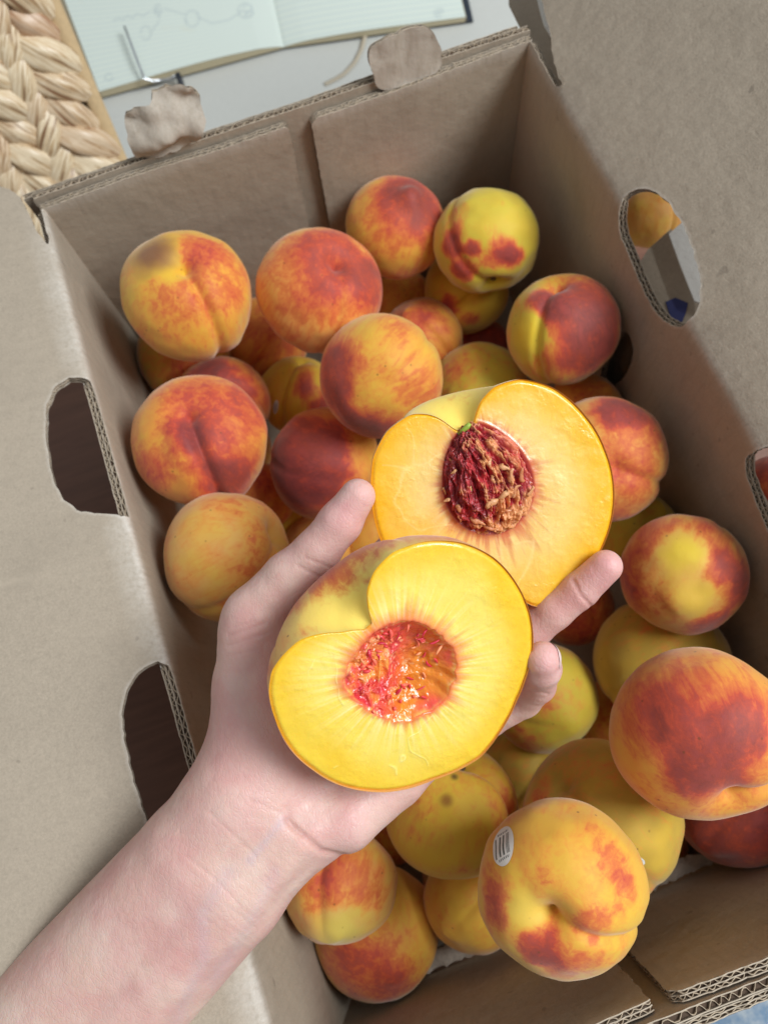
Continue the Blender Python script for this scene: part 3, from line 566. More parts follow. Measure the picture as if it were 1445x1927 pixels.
# ------------------------------------------------------------------ the two peach halves
def half(key, label, cpx, depth, tiltv, outline, stem_px, dmm, hollow, skinblobs, tint, sbase, seed):
    n = np.array(tiltv, float); n /= np.linalg.norm(n); nw = M @ n; c = deep(cpx[0], cpx[1], depth)
    ex = M @ np.array([1., 0, 0]); ex -= ex.dot(nw)*nw; ex /= np.linalg.norm(ex); ey = np.cross(nw, ex); R = np.stack([ex, ey, nw], 1)
    def loc(p): return (on_plane(p[0], p[1], c, nw)-c) @ R
    O = np.array([loc(p) for p in outline]); ang = np.arctan2(O[:, 1], O[:, 0]); rr = np.hypot(O[:, 0], O[:, 1])
    o_ = np.argsort(ang); ang, rr = ang[o_], rr[o_]
    A3 = np.r_[ang-2*np.pi, ang, ang+2*np.pi]; R3 = np.r_[rr, rr, rr]
    tg = np.linspace(-np.pi, np.pi, 1440, endpoint=False); r0 = np.interp(tg, A3, R3)
    ker = np.hanning(27); ker /= ker.sum(); r0 = np.convolve(np.r_[r0[-40:], r0, r0[:40]], ker, 'same')[40:-40]
    sl = loc(stem_px); ts = math.atan2(sl[1], sl[0]); rs = math.hypot(sl[0], sl[1])
    dth = (tg-ts+np.pi) % (2*np.pi)-np.pi
    hl, hr = hollow                                   # half widths of the stem notch on both sides
    rl = np.interp(ts+hl, A3, R3); rR = np.interp(ts-hr, A3, R3)
    inside = (dth < hl) & (dth > -hr); u = (dth+hr)/(hl+hr)
    rb = np.where(inside, rR+(rl-rR)*sstep(0, 1, u)+.05*max(rl, rR)*np.sin(np.pi*np.clip(u, 0, 1)), r0)
    ratio = r0/rb
    def fn(th, arr): return np.interp((th+np.pi) % (2*np.pi)-np.pi, np.r_[tg, np.pi], np.r_[arr, arr[0]])
    def full(th, ps):
        dt = th-ts; cph = np.cos(ps)*np.cos(dt); phi = np.arccos(np.clip(cph, -1, 1))
        side = np.clip(np.sin(dt)*np.cos(ps)/np.maximum(np.sin(phi), 1e-4), -1, 1)*.5+.5
        rat = fn(ts+phi, ratio)*side+fn(ts-phi, ratio)*(1-side)
        rb_ = fn(th, rb); Rr = 1/np.sqrt((np.cos(ps)/rb_)**2+(np.sin(ps)/dmm)**2)
        return Rr*rat
    # skin
    nu, nv = 540, 110; th = np.arange(nu)/nu*2*np.pi; ps = np.linspace(0, np.pi/2, nv)**1.0
    T, Ps = [a.ravel() for a in np.meshgrid(th, ps, indexing='ij')]; Rr = full(T, Ps)
    D = np.stack([np.cos(Ps)*np.cos(T), np.cos(Ps)*np.sin(T), -np.sin(Ps)], 1); V = D*Rr[:, None]
    V += D*(.0006*fbm(D*3+seed, 3))[:, None]*np.clip(Ps/.3, 0, 1)[:, None]
    b = np.full(len(D), sbase)+.2*fbm(D*2.5+seed, 3); px, py = topix(V @ R.T+c)
    for (bx, by, w, amt) in skinblobs: b += amt*np.exp(-(((px-bx)/w)**2+((py-by)/(w*.6))**2))*(Ps > 0)
    root = empty('peach_half', c, label, 'peach half', 'two halves of one cut peach'); root.matrix_world = Matrix.Translation(Vector(c)) @ Matrix([list(q) for q in R]).to_4x4()
    g = np.repeat(TINT[tint][None], len(D), 0)
    # the hollow round the stem is pale yellow
    phi = np.arccos(np.clip(np.cos(Ps)*np.cos(T-ts), -1, 1)); k = (1-sstep(.35, .9, phi))[:, None]; g = g*(1-k)+s2l(244, 212, 100)*k; b -= .32*k[:, 0]+.35*np.exp(-Ps/.05)
    sk = obj('skin', mesh_np('skin', V, grid_faces(nu, nv, True), M_SKIN, True, {'blush': b, 'ground': g})); sk.parent = root
    return root, c, R, fn, r0, tg, ts, rs, loc
def flesh_mesh(root, fn, r0, hole_r, depthf, colf, nu=900, nv=230, pw=1.0):
    th = np.arange(nu)/nu*2*np.pi; v = np.linspace(1, 0.0, nv)**pw
    T, Vv = [a.ravel() for a in np.meshgrid(th, v, indexing='ij')]; ro = fn(T, r0)*.9985
    rad = ro*Vv; X, Y = rad*np.cos(T), rad*np.sin(T); Z = depthf(X, Y, T, rad, ro)
    Cc = colf(X, Y, Z, T, rad, ro)
    # red-orange sliver of skin colour right at the rim
    return obj('flesh', mesh_np('flesh', np.stack([X, Y, Z], 1), grid_faces(nu, nv, True), M_FLESH, True, {'col': np.clip(Cc, 0, 1)}), root)
def mixv(a, b, t): t = np.asarray(t)[:, None]; return np.asarray(a)*(1-t)+np.asarray(b)*t

outA = [(700, 1172), (693, 1150), (690, 1112), (704, 1075), (738, 1040), (798, 1019), (868, 1021), (930, 1050), (975, 1103), (999, 1162), (1003, 1222), (990, 1275), (972, 1320), (940, 1380), (905, 1425), (858, 1452), (815, 1468), (770, 1484), (725, 1491), (680, 1488), (630, 1474), (590, 1450), (545, 1408), (518, 1355), (506, 1300), (512, 1262), (530, 1236), (566, 1203), (600, 1193), (640, 1190), (685, 1185)]
A = half('A', 'nearer peach half with the stone gone and a ragged red hollow, cradled in the palm', (758, 1258), .285, (.30, -.28, .90), outA, (697, 1180), .046, (math.radians(44), math.radians(36)),
         [(610, 1078, 70, .75), (560, 1140, 50, .30), (690, 1030, 70, .45), (850, 1000, 90, .3), (520, 1260, 30, .35), (700, 1095, 14, .8), (590, 1200, 40, .5)], 'tan', .18, 61)
rootA, cA, RA, fnA, r0A, tgA, tsA, rsA, locA = A
hcA = locA((757, 1266)); redA = s2l(214, 62, 56); oraA = s2l(226, 130, 30)
def hollowA(X, Y):
    dx, dy = X-hcA[0], Y-hcA[1]; a = np.arctan2(dy, dx); d = np.hypot(dx, dy)
    rad = .0212*(1+.06*np.cos(2*a+1.)+.10*fbm(np.c_[np.cos(a)*1.6, np.sin(a)*1.6, a*0+2], 3)+.05*fbm(np.c_[np.cos(a)*7, np.sin(a)*7, a*0+5], 2)); return d, rad, a
def veinA(P):
    W = P+.006*np.c_[fbm(P*60+3, 2), fbm(P*60+7, 2), P[:, 2]*0]
    low = sstep(-.004, .012, -(P[:, 1]-hcA[1])-(P[:, 0]-hcA[0])*.5)
    return np.exp(-(fbm(W*60+15, 3)/.016)**2)*sstep(-.05, .15, fbm(P*55+77, 2))*low*(np.hypot(P[:, 0], P[:, 1]) < .046)
def depthA(X, Y, T, rad, ro):
    d, hr, a = hollowA(X, Y); q = d/hr; P = np.c_[X, Y, X*0]
    z = .0005*fbm(P*45, 3)+.00012*fbm(P*260, 3)
    z -= .0011*sstep(.95, 1.0, rad/ro)**2                              # rounded at the rim
    ins = 1-sstep(.82, 1.04, q); bowl = -.0110*np.clip(1-q**2.2, 0, 1)-.0004*ins
    rough = ins*(.0015*fbm(P*260+3, 4, .65)+.0016*(1-np.abs(fbm(P*190+9, 3))*2.5))
    side = sstep(-.5, .6, (-(X-hcA[0])-(Y-hcA[1])*.2)/.02)                # ragged on the left, smooth on the right
    z += bowl*(.62+.38*(1-side))+rough*(.35+.9*side)+.0002*np.exp(-((q-1.02)/.06)**2)*(1+fbm(P*400, 2))
    z += .0002*veinA(P)*(q > 1.08)
    return z
def colA(X, Y, Z, T, rad, ro):
    d, hr, a = hollowA(X, Y); q = d/hr; P = np.c_[X, Y, X*0]; e = rad/ro
    c = mixv(s2l(240, 214, 98), s2l(240, 192, 40), sstep(.58, .95, e+.22*fbm(P*38, 3)))
    c = mixv(c, s2l(238, 204, 70), .6*sstep(.0, .7, fbm(P*55+4, 4)))
    low = sstep(.0, .03, -(Y)-X*.25); c = mixv(c, s2l(238, 204, 66), low*.3)
    fib = fbm(np.c_[np.cos(a)*40, np.sin(a)*40, d*35], 3, .6); near = np.exp(-np.clip(q-1, 0, 9)**1.2/.38)
    c = mixv(c, s2l(250, 240, 186), np.clip(near*(.22+1.05*fib), 0, .7)*(1-sstep(1.8, 2.2, q)))
    fib2 = fbm(np.c_[np.cos(a)*15+5, np.sin(a)*15, d*30], 3); reach = .16+.42*np.clip(fib2+.25, 0, 1)+.12*np.cos(a-1.1)
    c = mixv(c, s2l(232, 96, 58), np.clip(1-(q-1)/np.maximum(reach, .03), 0, 1)**1.3*(q > .98)*.85)
    # inside of the hollow
    n1 = fbm(P*170+11, 4, .6); n2 = fbm(P*420+31, 3); right_ = sstep(-.004, .010, (X-hcA[0])+.35*(hcA[1]-Y))
    i = mixv(s2l(230, 78, 66), s2l(238, 146, 66), sstep(-.12, .28, n1+.35*n2))
    i = mixv(i, s2l(208, 40, 58), sstep(.08, .30, fbm(P*130+71, 3)+.15*n2)*.85)
    i = mixv(i, s2l(226, 134, 28), right_*.9*sstep(.5, -.1, fbm(P*110+41, 2)-.1)); top = sstep(.002, .014, Y-hcA[1])
    i = mixv(i, s2l(206, 70, 52), top*.6); i = mixv(i, s2l(250, 206, 150), sstep(.34, .55, fbm(P*520+3, 3))*.4)
    c = mixv(c, i, sstep(1.05, .93, q+.05*fbm(P*260, 2)))
    en = .5+.5*fbm(np.c_[np.cos(T)*3, np.sin(T)*3, T*0+4], 3)*2; c = mixv(c, s2l(242, 176, 30), sstep(.955, .998, e)*np.clip(en, .15, .9)); c = mixv(c, s2l(226, 120, 50), sstep(.992, .9995, e)*np.clip(en, .1, .7))
    return mixv(c, s2l(250, 238, 160), veinA(P)*.35*(q > 1.08))
bpy.context.view_layer.update()
flA = flesh_mesh(rootA, fnA, r0A, None, depthA, colA)
# loose red shreds standing in the hollow
def shred(r, l, w, colr, bend=.3, seg=7):
    t = np.linspace(0, 1, 7); p = np.c_[t*l, bend*l*np.sin(t*2.4), t*l*.3*RNG.random()]
    return p, w*np.sin(np.pi*np.clip(.12+.83*t, 0, 1))**.7
def shreds(root, pts, cols, name, shake=.0003):
    V = []; Fc = []; C = []; n = 0
    for (x, y, z, ang, l, w), col in zip(pts, cols):
        p, rad = shred(None, l, w, col, RNG.uniform(-.3, .3)); ca, sa = math.cos(ang), math.sin(ang)
        p = np.c_[p[:, 0]*ca-p[:, 1]*sa+x, p[:, 0]*sa+p[:, 1]*ca+y, p[:, 2]+z]
        m = MB().tube(p, rad, 7); vv = m.V[0]; vv = vv+shake*np.c_[fbm(vv*420, 3), fbm(vv*420+5, 3), fbm(vv*420+9, 3)]
        V.append(vv); Fc += [tuple(i+n for i in f) for f in m.F]; n += len(vv); C.append(np.repeat(np.array(col)[None], len(vv), 0)*(1+.15*fbm(vv*700, 2)[:, None]))
    o = obj(name, mesh_np(name, np.concatenate(V), Fc, M_PIT, True, {'col': np.clip(np.concatenate(C), 0, 1)}), root); o['kind'] = 'stuff'; return o
pts, cols = [], []
for i in range(64):
    a = RNG.uniform(0, 2*math.pi); q = RNG.uniform(.35, 1.0)**.6; x = hcA[0]+.019*q*math.cos(a); y = hcA[1]+.019*q*math.sin(a)
    z = float(depthA(np.array([x]), np.array([y]), None, np.array([math.hypot(x, y)]), np.array([.05]))[0])
    pts.append((x, y, z, a+math.pi+RNG.uniform(-.9, .9), RNG.uniform(.0014, .0042), RNG.uniform(.0003, .00075)))
    cols.append([s2l(216, 62, 64), s2l(236, 110, 80), s2l(232, 90, 74), s2l(206, 40, 66), s2l(240, 150, 100)][i % 5])
shreds(rootA, pts, cols, 'hollow_shreds')

outB = [(888, 806), (893, 785), (903, 757), (930, 728), (978, 713), (1040, 729), (1098, 778), (1138, 845), (1155, 915), (1148, 992), (1120, 1055), (1062, 1112), (1030, 1138), (1008, 1143), (985, 1132), (930, 1130), (860, 1128), (790, 1105), (735, 1055), (710, 1000), (699, 930), (702, 862), (728, 812), (775, 779), (808, 780), (832, 790), (850, 806), (866, 812)]
B = half('B', 'farther peach half with the red stone still in it, resting on the fingers', (928, 925), .322, (.10, -.20, .97), outB, (872, 806), .044, (math.radians(24), math.radians(26)),
         [(880, 760, 60, .1)], 'tan', .26, 71)
rootB, cB, RB, fnB, r0B, tgB, tsB, rsB, locB = B
pcB = locB((914, 900)); topB = locB((880, 802)); botB = locB((948, 1002)); axB = topB-botB; LB = np.hypot(axB[0], axB[1])/2; aB = math.atan2(axB[1], axB[0]); WB = .0186
def pitcoord(X, Y):
    dx, dy = X-pcB[0], Y-pcB[1]; u = dx*math.cos(aB)+dy*math.sin(aB); v = -dx*math.sin(aB)+dy*math.cos(aB)
    w = WB*(1-.18*(u/LB)-.10*(u/LB)**2); return u/LB, v/w
def depthB(X, Y, T, rad, ro):
    P = np.c_[X, Y, X*0]; u, v = pitcoord(X, Y); q = np.hypot(u, v)
    z = .0005*fbm(P*40+20, 3)+.00010*fbm(P*240, 3)-.0010*sstep(.95, 1.0, rad/ro)**2
    return z-.004*(1-sstep(.80, .96, q))+.0003*np.exp(-((q-1.03)/.05)**2)
def colB(X, Y, Z, T, rad, ro):
    P = np.c_[X, Y, X*0]; u, v = pitcoord(X, Y); q = np.hypot(u, v); a = np.arctan2(v, u); e = rad/ro
    c = mixv(s2l(238, 206, 120), s2l(240, 186, 50), sstep(.50, .93, e+.08*fbm(P*45, 3)))
    c = mixv(c, s2l(236, 190, 78), .7*sstep(-.1, .6, fbm(P*50+4, 4)))
    halo = np.exp(-np.clip(q-1, 0, 9)/.30); c = mixv(c, s2l(236, 168, 112), halo*.75)
    fib = fbm(np.c_[np.cos(a)*22, np.sin(a)*22, q*2.], 3, .6); c = mixv(c, s2l(246, 222, 160), np.clip(halo*1.2*(.05+1.2*fib), 0, .7))
    f2 = fbm(np.c_[np.cos(a)*16+9, np.sin(a)*16, q*1.2], 3); lowr = .5+.5*np.cos(a-math.pi*1.02)
    reach = .13+.62*np.clip(f2+.14, 0, 1)*(.5+lowr)+.08*lowr
    c = mixv(c, s2l(196, 62, 44), np.clip(1-(q-.99)/np.maximum(reach, .03), 0, 1)**1.2*.85)
    c = mixv(c, s2l(168, 50, 44), sstep(1.06, .98, q))
    en = .5+.5*fbm(np.c_[np.cos(T)*3, np.sin(T)*3, T*0+14], 3)*2; c = mixv(c, s2l(243, 178, 20), sstep(.88, .99, e+.02*en)*.85); c = mixv(c, s2l(230, 130, 36), sstep(.993, .9995, e)*np.clip(en, .1, .7))
    vein = np.exp(-(fbm(P*38+15, 3)/.016)**2)*(e < .92)*(q > 1.15); return mixv(c, s2l(248, 226, 150), vein*.35)
flesh_mesh(rootB, fnB, r0B, None, depthB, colB, nu=840, nv=200)
# the stone
nu, nv = 420, 190; th = np.arange(nu)/nu*2*np.pi; ps = np.linspace(0, np.pi/2*.999, nv)
T, Ps = [a.ravel() for a in np.meshgrid(th, ps, indexing='ij')]
u, v, h = np.cos(Ps)*np.cos(T), np.cos(Ps)*np.sin(T), np.sin(Ps)
w = WB*(1-.18*u-.10*u**2)*1.0; P = np.stack([u, v, h], 1)
swirl = np.stack([u*1.1+v*.9*np.abs(v), v*3.6-u*u*1.4, h*2.2], 1)               # furrows curve round from the tip
rdg = 1-np.abs(fbm(swirl*1.45+3, 4, .55))*3.4; lumps = fbm(P*6+8, 4, .6)
rdg = np.clip(rdg, -1, 1); dis = .0017*rdg+.0014*lumps+.0004*fbm(P*22, 3)
V = np.stack([u*LB*.97, v*w*.94, h*.0115-.0022], 1)+np.stack([u, v, h*1.3+.2], 1)*dis[:, None]*np.clip(.55+h*1.5, 0, 1)[:, None]
ca, sa = math.cos(aB), math.sin(aB); Vx = V[:, 0]*ca-V[:, 1]*sa+pcB[0]; Vy = V[:, 0]*sa+V[:, 1]*ca+pcB[1]; V = np.stack([Vx, Vy, V[:, 2]], 1)
fw = sstep(.0, .5, rdg*.55+lumps*.9-.20*sstep(.1, .8, u*.6+v*.5)-.1+.35*sstep(-.1, -.8, u)*1.2-.55*sstep(-.1, .6, v))
col = mixv(s2l(134, 30, 36), s2l(190, 54, 58), sstep(-.3, .4, fbm(P*9+2, 3))); col = mixv(col, s2l(220, 150, 96), fw*.95)
col = mixv(col, s2l(206, 84, 70), sstep(.55, .95, -v+.25*u+.3*lumps)*.6); col = mixv(col, s2l(96, 34, 34), sstep(.1, .9, v*.7+u*.5-.1)*.3)
pit = obj('stone', mesh_np('stone', V, grid_faces(nu, nv, True), M_PIT, True, {'col': np.clip(col, 0, 1)}), rootB)
pts, cols = [], []
def lb(px, py, h): q = locB((px, py)); return q[0], q[1], h
for (px, py, a, l, wd) in ((905, 850, -60, 9, 1.3), (925, 872, -20, 8, 1.6), (915, 885, -70, 6, 1.2), (872, 905, -80, 6, 1.0), (852, 880, 200, 4, 1.1), (905, 945, 20, 8, 1.8), (925, 930, 50, 8, 1.7), (945, 900, 75, 9, 1.5), (958, 930, 60, 9, 1.5), (935, 960, 25, 9, 1.4), (880, 970, -20, 9, 1.3), (905, 985, 0, 10, 1.2), (845, 935, 200, 5, 1.0), (860, 945, -100, 5, 1.1), (835, 915, -90, 5, .9), (975, 900, 95, 9, 1.2), (985, 930, 80, 7, 1.0), (965, 965, 45, 8, 1.1), (842, 862, -85, 6, .9), (955, 985, 15, 6, 1.0), (930, 1000, 30, 4, .9)):
    x, y, _ = lb(px, py, 0); uu, vv_ = pitcoord(np.array([x]), np.array([y])); hh = math.sqrt(max(0, 1-float(uu[0])**2-float(vv_[0])**2))
    pts.append((x, y, -.0012+.0115*hh, math.radians(a), l*.00064, wd*.00080)); cols.append(mixv([s2l(196, 118, 78)], [s2l(218, 162, 112)], [RNG.random()])[0])
shreds(rootB, pts, cols, 'stone_fibres', .0017)
x, y, _ = lb(868, 812, 0); obj('stem', MB().tube(np.array([[x-.001, y-.001, .0005], [x+.0005, y+.0005, .0015], [x+.002, y+.0022, .0022], [x+.003, y+.0035, .0024]]), [.0009, .0012, .0012, .0008], 8).me('stem', M_STEM), rootB)

# ------------------------------------------------------------------ the hand: one smooth distance field, meshed once
VX = .75
def hp(px, py, d): q = ray(px, py)*d; return q                        # camera-space millimetres
lo = np.array([-260., -285., -425.]); hi_ = np.array([125., 45., -268.]); dims = np.ceil((hi_-lo)/VX).astype(int)
Dg = np.full(dims, 20., np.float32)
def smin(a, b, k): h = np.clip(.5+.5*(b-a)/k, 0, 1); return b*(1-h)+a*h-k*h*(1-h)
def chain_sdf(pts, k=2.5, pad=14):
    q = np.array([hp(*p[:3]) for p in pts]); r = np.array([p[3] for p in pts], float)
    a = np.maximum(np.floor((np.min(q-r[:, None], 0)-pad-lo)/VX), 0).astype(int); b = np.minimum(np.ceil((np.max(q+r[:, None], 0)+pad-lo)/VX), dims).astype(int)
    if np.any(b <= a): return None, None
    ax = [(lo[i]+np.arange(a[i], b[i])*VX).astype(np.float32) for i in range(3)]; X, Y, Z = np.meshgrid(*ax, indexing='ij', sparse=True)
    out = None
    for i in range(len(q)-1):
        p0, d = q[i], q[i+1]-q[i]; L2 = d@d; h = np.clip(((X-p0[0])*d[0]+(Y-p0[1])*d[1]+(Z-p0[2])*d[2])/L2, 0, 1)
        s = np.sqrt((X-p0[0]-h*d[0])**2+(Y-p0[1]-h*d[1])**2+(Z-p0[2]-h*d[2])**2)-(r[i]+(r[i+1]-r[i])*h)
        out = s if out is None else smin(out, s, k)
    return tuple(slice(a[i], b[i]) for i in range(3)), out
def add_chain(pts, k=6., kin=2.5):
    sl, s = chain_sdf(pts, kin)
    if sl: Dg[sl] = smin(Dg[sl], s.astype(np.float32), k)
# forearm and wrist
add_chain([(-360, 2350, 325, 27), (0, 2000, 324, 26), (369, 1606, 322, 23.5), (452, 1503, 323, 21.5)], 8)
add_chain([(-290, 2420, 325, 27), (75, 2070, 324, 26), (438, 1668, 322, 23), (535, 1568, 324, 19)], 14)
# palm
add_chain([(455, 1500, 325, 21), (505, 1395, 329, 24), (494, 1290, 330, 21), (482, 1195, 329, 15.5)], 12)
add_chain([(535, 1565, 326, 17), (640, 1530, 328, 15.5), (735, 1452, 333, 15.5), (835, 1370, 345, 13)], 10)
add_chain([(540, 1480, 330, 19), (640, 1350, 350, 15), (760, 1180, 357, 13)], 14)
add_chain([(500, 1380, 335, 18), (640, 1200, 352, 14), (700, 1110, 356, 13)], 14)
add_chain([(620, 1450, 340, 17), (820, 1290, 356, 13)], 14)
add_chain([(600, 1555, 315, 7), (655, 1545, 318, 9), (700, 1500, 324, 8)], 9)      # heel pad
# thumb
add_chain([(488, 1205, 329, 15), (484, 1160, 328, 13.6), (545, 1087, 325, 11.0), (597, 1038, 322, 9.5), (640, 983, 319, 8.9), (673, 934, 316, 7.3)], 6)
add_chain([(560, 1120, 338, 9), (640, 1120, 352, 11)], 12)                       # web
# index, middle, ring, little
fingers = dict(index=[(700, 1100, 357, 12.5), (790, 985, 381, 9.6), (860, 905, 386, 8.4), (915, 850, 383, 7.8)],
               middle=[(765, 1180, 359, 12.5), (900, 1065, 382, 9.8), (985, 1000, 384, 8.6), (1045, 955, 380, 7.9)],
               ring=[(805, 1275, 357, 12), (905, 1235, 356, 9.6), (1000, 1183, 344, 8.9), (1042, 1150, 338, 8.3), (1090, 1111, 333, 7.9), (1139, 1066, 327, 7.1)],
               little=[(835, 1365, 350, 11.5), (915, 1350, 348, 9), (985, 1316, 338, 7.8), (1012, 1290, 326, 7.3), (1020, 1258, 311, 7.5), (1021, 1240, 305, 7.0)])
for f_ in fingers.values(): add_chain(f_, 2.2, 2.0)
# tendons and wrist bones, low swellings under the skin
add_chain([(560, 1585, 309, 4.5), (470, 1690, 304.5, 4.2), (330, 1850, 303, 4), (60, 2160, 301, 4)], 7)
add_chain([(520, 1560, 309, 4), (420, 1680, 303.5, 3.8), (280, 1850, 302, 4), (-20, 2160, 301, 4)], 7)
grid = vdb.FloatGrid(); grid.background = 20.; grid.copyFromArray(Dg); HV, HQ = grid.convertToQuads(0.0)
HV = lo+HV.astype(float)*VX
def hgrad(V):
    i = np.clip(((V-lo)/VX), 1, np.array(dims)-2.001).astype(int); g = np.stack([Dg[i[:, 0]+1, i[:, 1], i[:, 2]]-Dg[i[:, 0]-1, i[:, 1], i[:, 2]], Dg[i[:, 0], i[:, 1]+1, i[:, 2]]-Dg[i[:, 0], i[:, 1]-1, i[:, 2]], Dg[i[:, 0], i[:, 1], i[:, 2]+1]-Dg[i[:, 0], i[:, 1], i[:, 2]-1]], 1)
    return g/np.maximum(np.linalg.norm(g, axis=1)[:, None], 1e-6)
HN = hgrad(HV); hx = CX+F*HV[:, 0]/-HV[:, 2]; hy = CY-F*HV[:, 1]/-HV[:, 2]; front = np.clip(HN[:, 2]*1.6, 0, 1)
def pdist(poly):
    P = np.array(poly, float); dd = np.full(len(hx), 1e9)
    for (x0, y0), (x1, y1) in zip(P[:-1], P[1:]):
        L2 = (x1-x0)**2+(y1-y0)**2; t = np.clip(((hx-x0)*(x1-x0)+(hy-y0)*(y1-y0))/L2, 0, 1); dd = np.minimum(dd, np.hypot(hx-x0-t*(x1-x0), hy-y0-t*(y1-y0)))
    return dd
wv = 4*fbm(np.c_[hx/30, hy/30, hx*0], 3)
creases = [([(395, 1528), (440, 1572), (482, 1612)], 4, .22), ([(540, 1545), (572, 1572), (605, 1602), (648, 1612)], 6, .9), ([(470, 1505), (530, 1530), (572, 1570)], 4, .18),
           ([(540, 1520), (552, 1560), (572, 1590)], 5, .25), ([(430, 1195), (500, 1172)], 3, .4), ([(428, 1215), (505, 1190)], 3, .35), ([(440, 1180), (480, 1168)], 2.5, .3), ([(425, 1235), (480, 1222)], 3, .25),
           ([(1078, 1092), (1092, 1120), (1112, 1142)], 3.5, .55), ([(560, 1065), (600, 1085)], 3, .35), ([(575, 1050), (622, 1068)], 3, .3), ([(990, 1300), (1030, 1306)], 3, .4), ([(350, 1610), (400, 1650), (450, 1700)], 3, .2)]
disp = np.zeros(len(hx)); dark_ = np.zeros(len(hx))
for poly, w_, a_ in creases:
    g_ = np.exp(-((pdist(poly)+wv*.4)/w_)**2); disp -= a_*g_; dark_ = np.maximum(dark_, g_*min(1, a_*1.1))
for i in range(14):   # fine transverse wrist lines
    t = i/14; x0, y0 = 560-150*t, 1620+140*t; disp -= .10*np.exp(-((pdist([(x0-45, y0-30), (x0+45, y0+38)])+wv*.7)/2.0)**2)
disp += .35*fbm(HV*.06, 3)+.10*fbm(HV*.35+5, 3)
HV2 = HV+HN*(disp*np.clip(front+.25, 0, 1))[:, None]
skin = mixv(s2l(214, 176, 160), s2l(206, 158, 148), sstep(-.5, .6, fbm(HV*.035+3, 3)))
def blob(x, y, r): return np.exp(-(((hx-x)**2+(hy-y)**2)/r**2))
pink = np.clip(blob(650, 950, 60)+blob(1135, 1065, 60)+blob(1020, 1260, 55)+.7*blob(650, 1540, 90)+.5*blob(440, 1450, 110)+.5*blob(480, 1240, 120)+.4*blob(1050, 1150, 60), 0, 1)*(.7+.3*fbm(HV*.12, 3))
skin = mixv(skin, s2l(224, 158, 158), pink*.75)
ven = np.clip(.55*np.exp(-((pdist([(530, 1545), (495, 1590), (470, 1620)])+wv)/9)**2)+.35*np.exp(-((pdist([(430, 1640), (380, 1720), (385, 1800), (330, 1927)])+wv)/14)**2)+.3*np.exp(-((pdist([(520, 1640), (480, 1720), (400, 1850)])+wv)/12)**2), 0, 1)
skin = mixv(skin, s2l(176, 176, 196), ven*.5); skin = mixv(skin, s2l(190, 128, 118), np.clip(dark_, 0, 1)*.5)
skin = mixv(skin, s2l(236, 206, 196), sstep(-.5, .7, fbm(HV*.10+30, 4))*.22)
HW = CAM+(HV2*.001) @ M.T; hc = CAM+M@(hp(420, 1640, 322)*.001)
skinme = mesh_np('person', HW-hc, HQ[:, ::-1] if False else HQ, M_HAND, True, {'col': np.clip(skin, 0, 1)})
bm = bmesh.new(); bm.from_mesh(skinme)
bmesh.ops.recalc_face_normals(bm, faces=bm.faces); bm.to_mesh(skinme); bm.free()
person = obj('person', skinme); person.location = hc
tag(person, 'bare left forearm and open hand reaching in over the left flap, holding both peach halves', 'person')
bpy.context.view_layer.update()
def nail(tip, back, side, r, w, l):
    """a nail plate on the back of the fingertip; side is the outward direction in picture axes"""
    a, b_ = np.array(hp(*tip))*.001, np.array(hp(*back))*.001; ax = (a-b_)/np.linalg.norm(a-b_); s = np.array(side, float); s -= s.dot(ax)*ax; s /= np.linalg.norm(s); t = np.cross(ax, s)
    uu, vv = np.meshgrid(np.linspace(-1, 1, 17), np.linspace(-1, 1, 15), indexing='ij'); uu, vv = uu.ravel(), vv.ravel()
    an = uu*w; lim = np.sqrt(np.clip(1-np.abs(uu)**3.5, 0, 1))*.999; ao = (vv*lim)*l*.5-l*.08; rr_ = r*np.sqrt(1-.85*np.clip(np.maximum(ao, 0)/r, 0, 1)**2)+.00005
    P_ = a+ax*ao[:, None]+s*(rr_*np.cos(an))[:, None]+t*(rr_*np.sin(an))[:, None]
    Q_ = a+ax*ao[:, None]+((P_-a-ax*ao[:, None])*.72); V_ = CAM+np.vstack([P_, Q_]) @ M.T-hc; gf = grid_faces(17, 15)
    obj('fingernail', mesh_np('fingernail', V_, np.vstack([gf, gf[:, ::-1]+len(P_)]), M_NAIL), person)
nail((1139, 1066, 327), (1090, 1111, 333), (.80, .42, -.42), .0072, .90, .012)
nail((1021, 1240, 305), (1020, 1258, 311), (.95, .10, -.22), .0072, .80, .011)
nail((670, 938, 316), (640, 980, 319), (-.35, -.1, -.95), .0077, .95, .013)
nail((915, 850, 383), (860, 905, 386), (0, 0, -1), .0078, .95, .011)
nail((1045, 955, 380), (985, 1000, 384), (0, 0, -1), .0079, .95, .011)

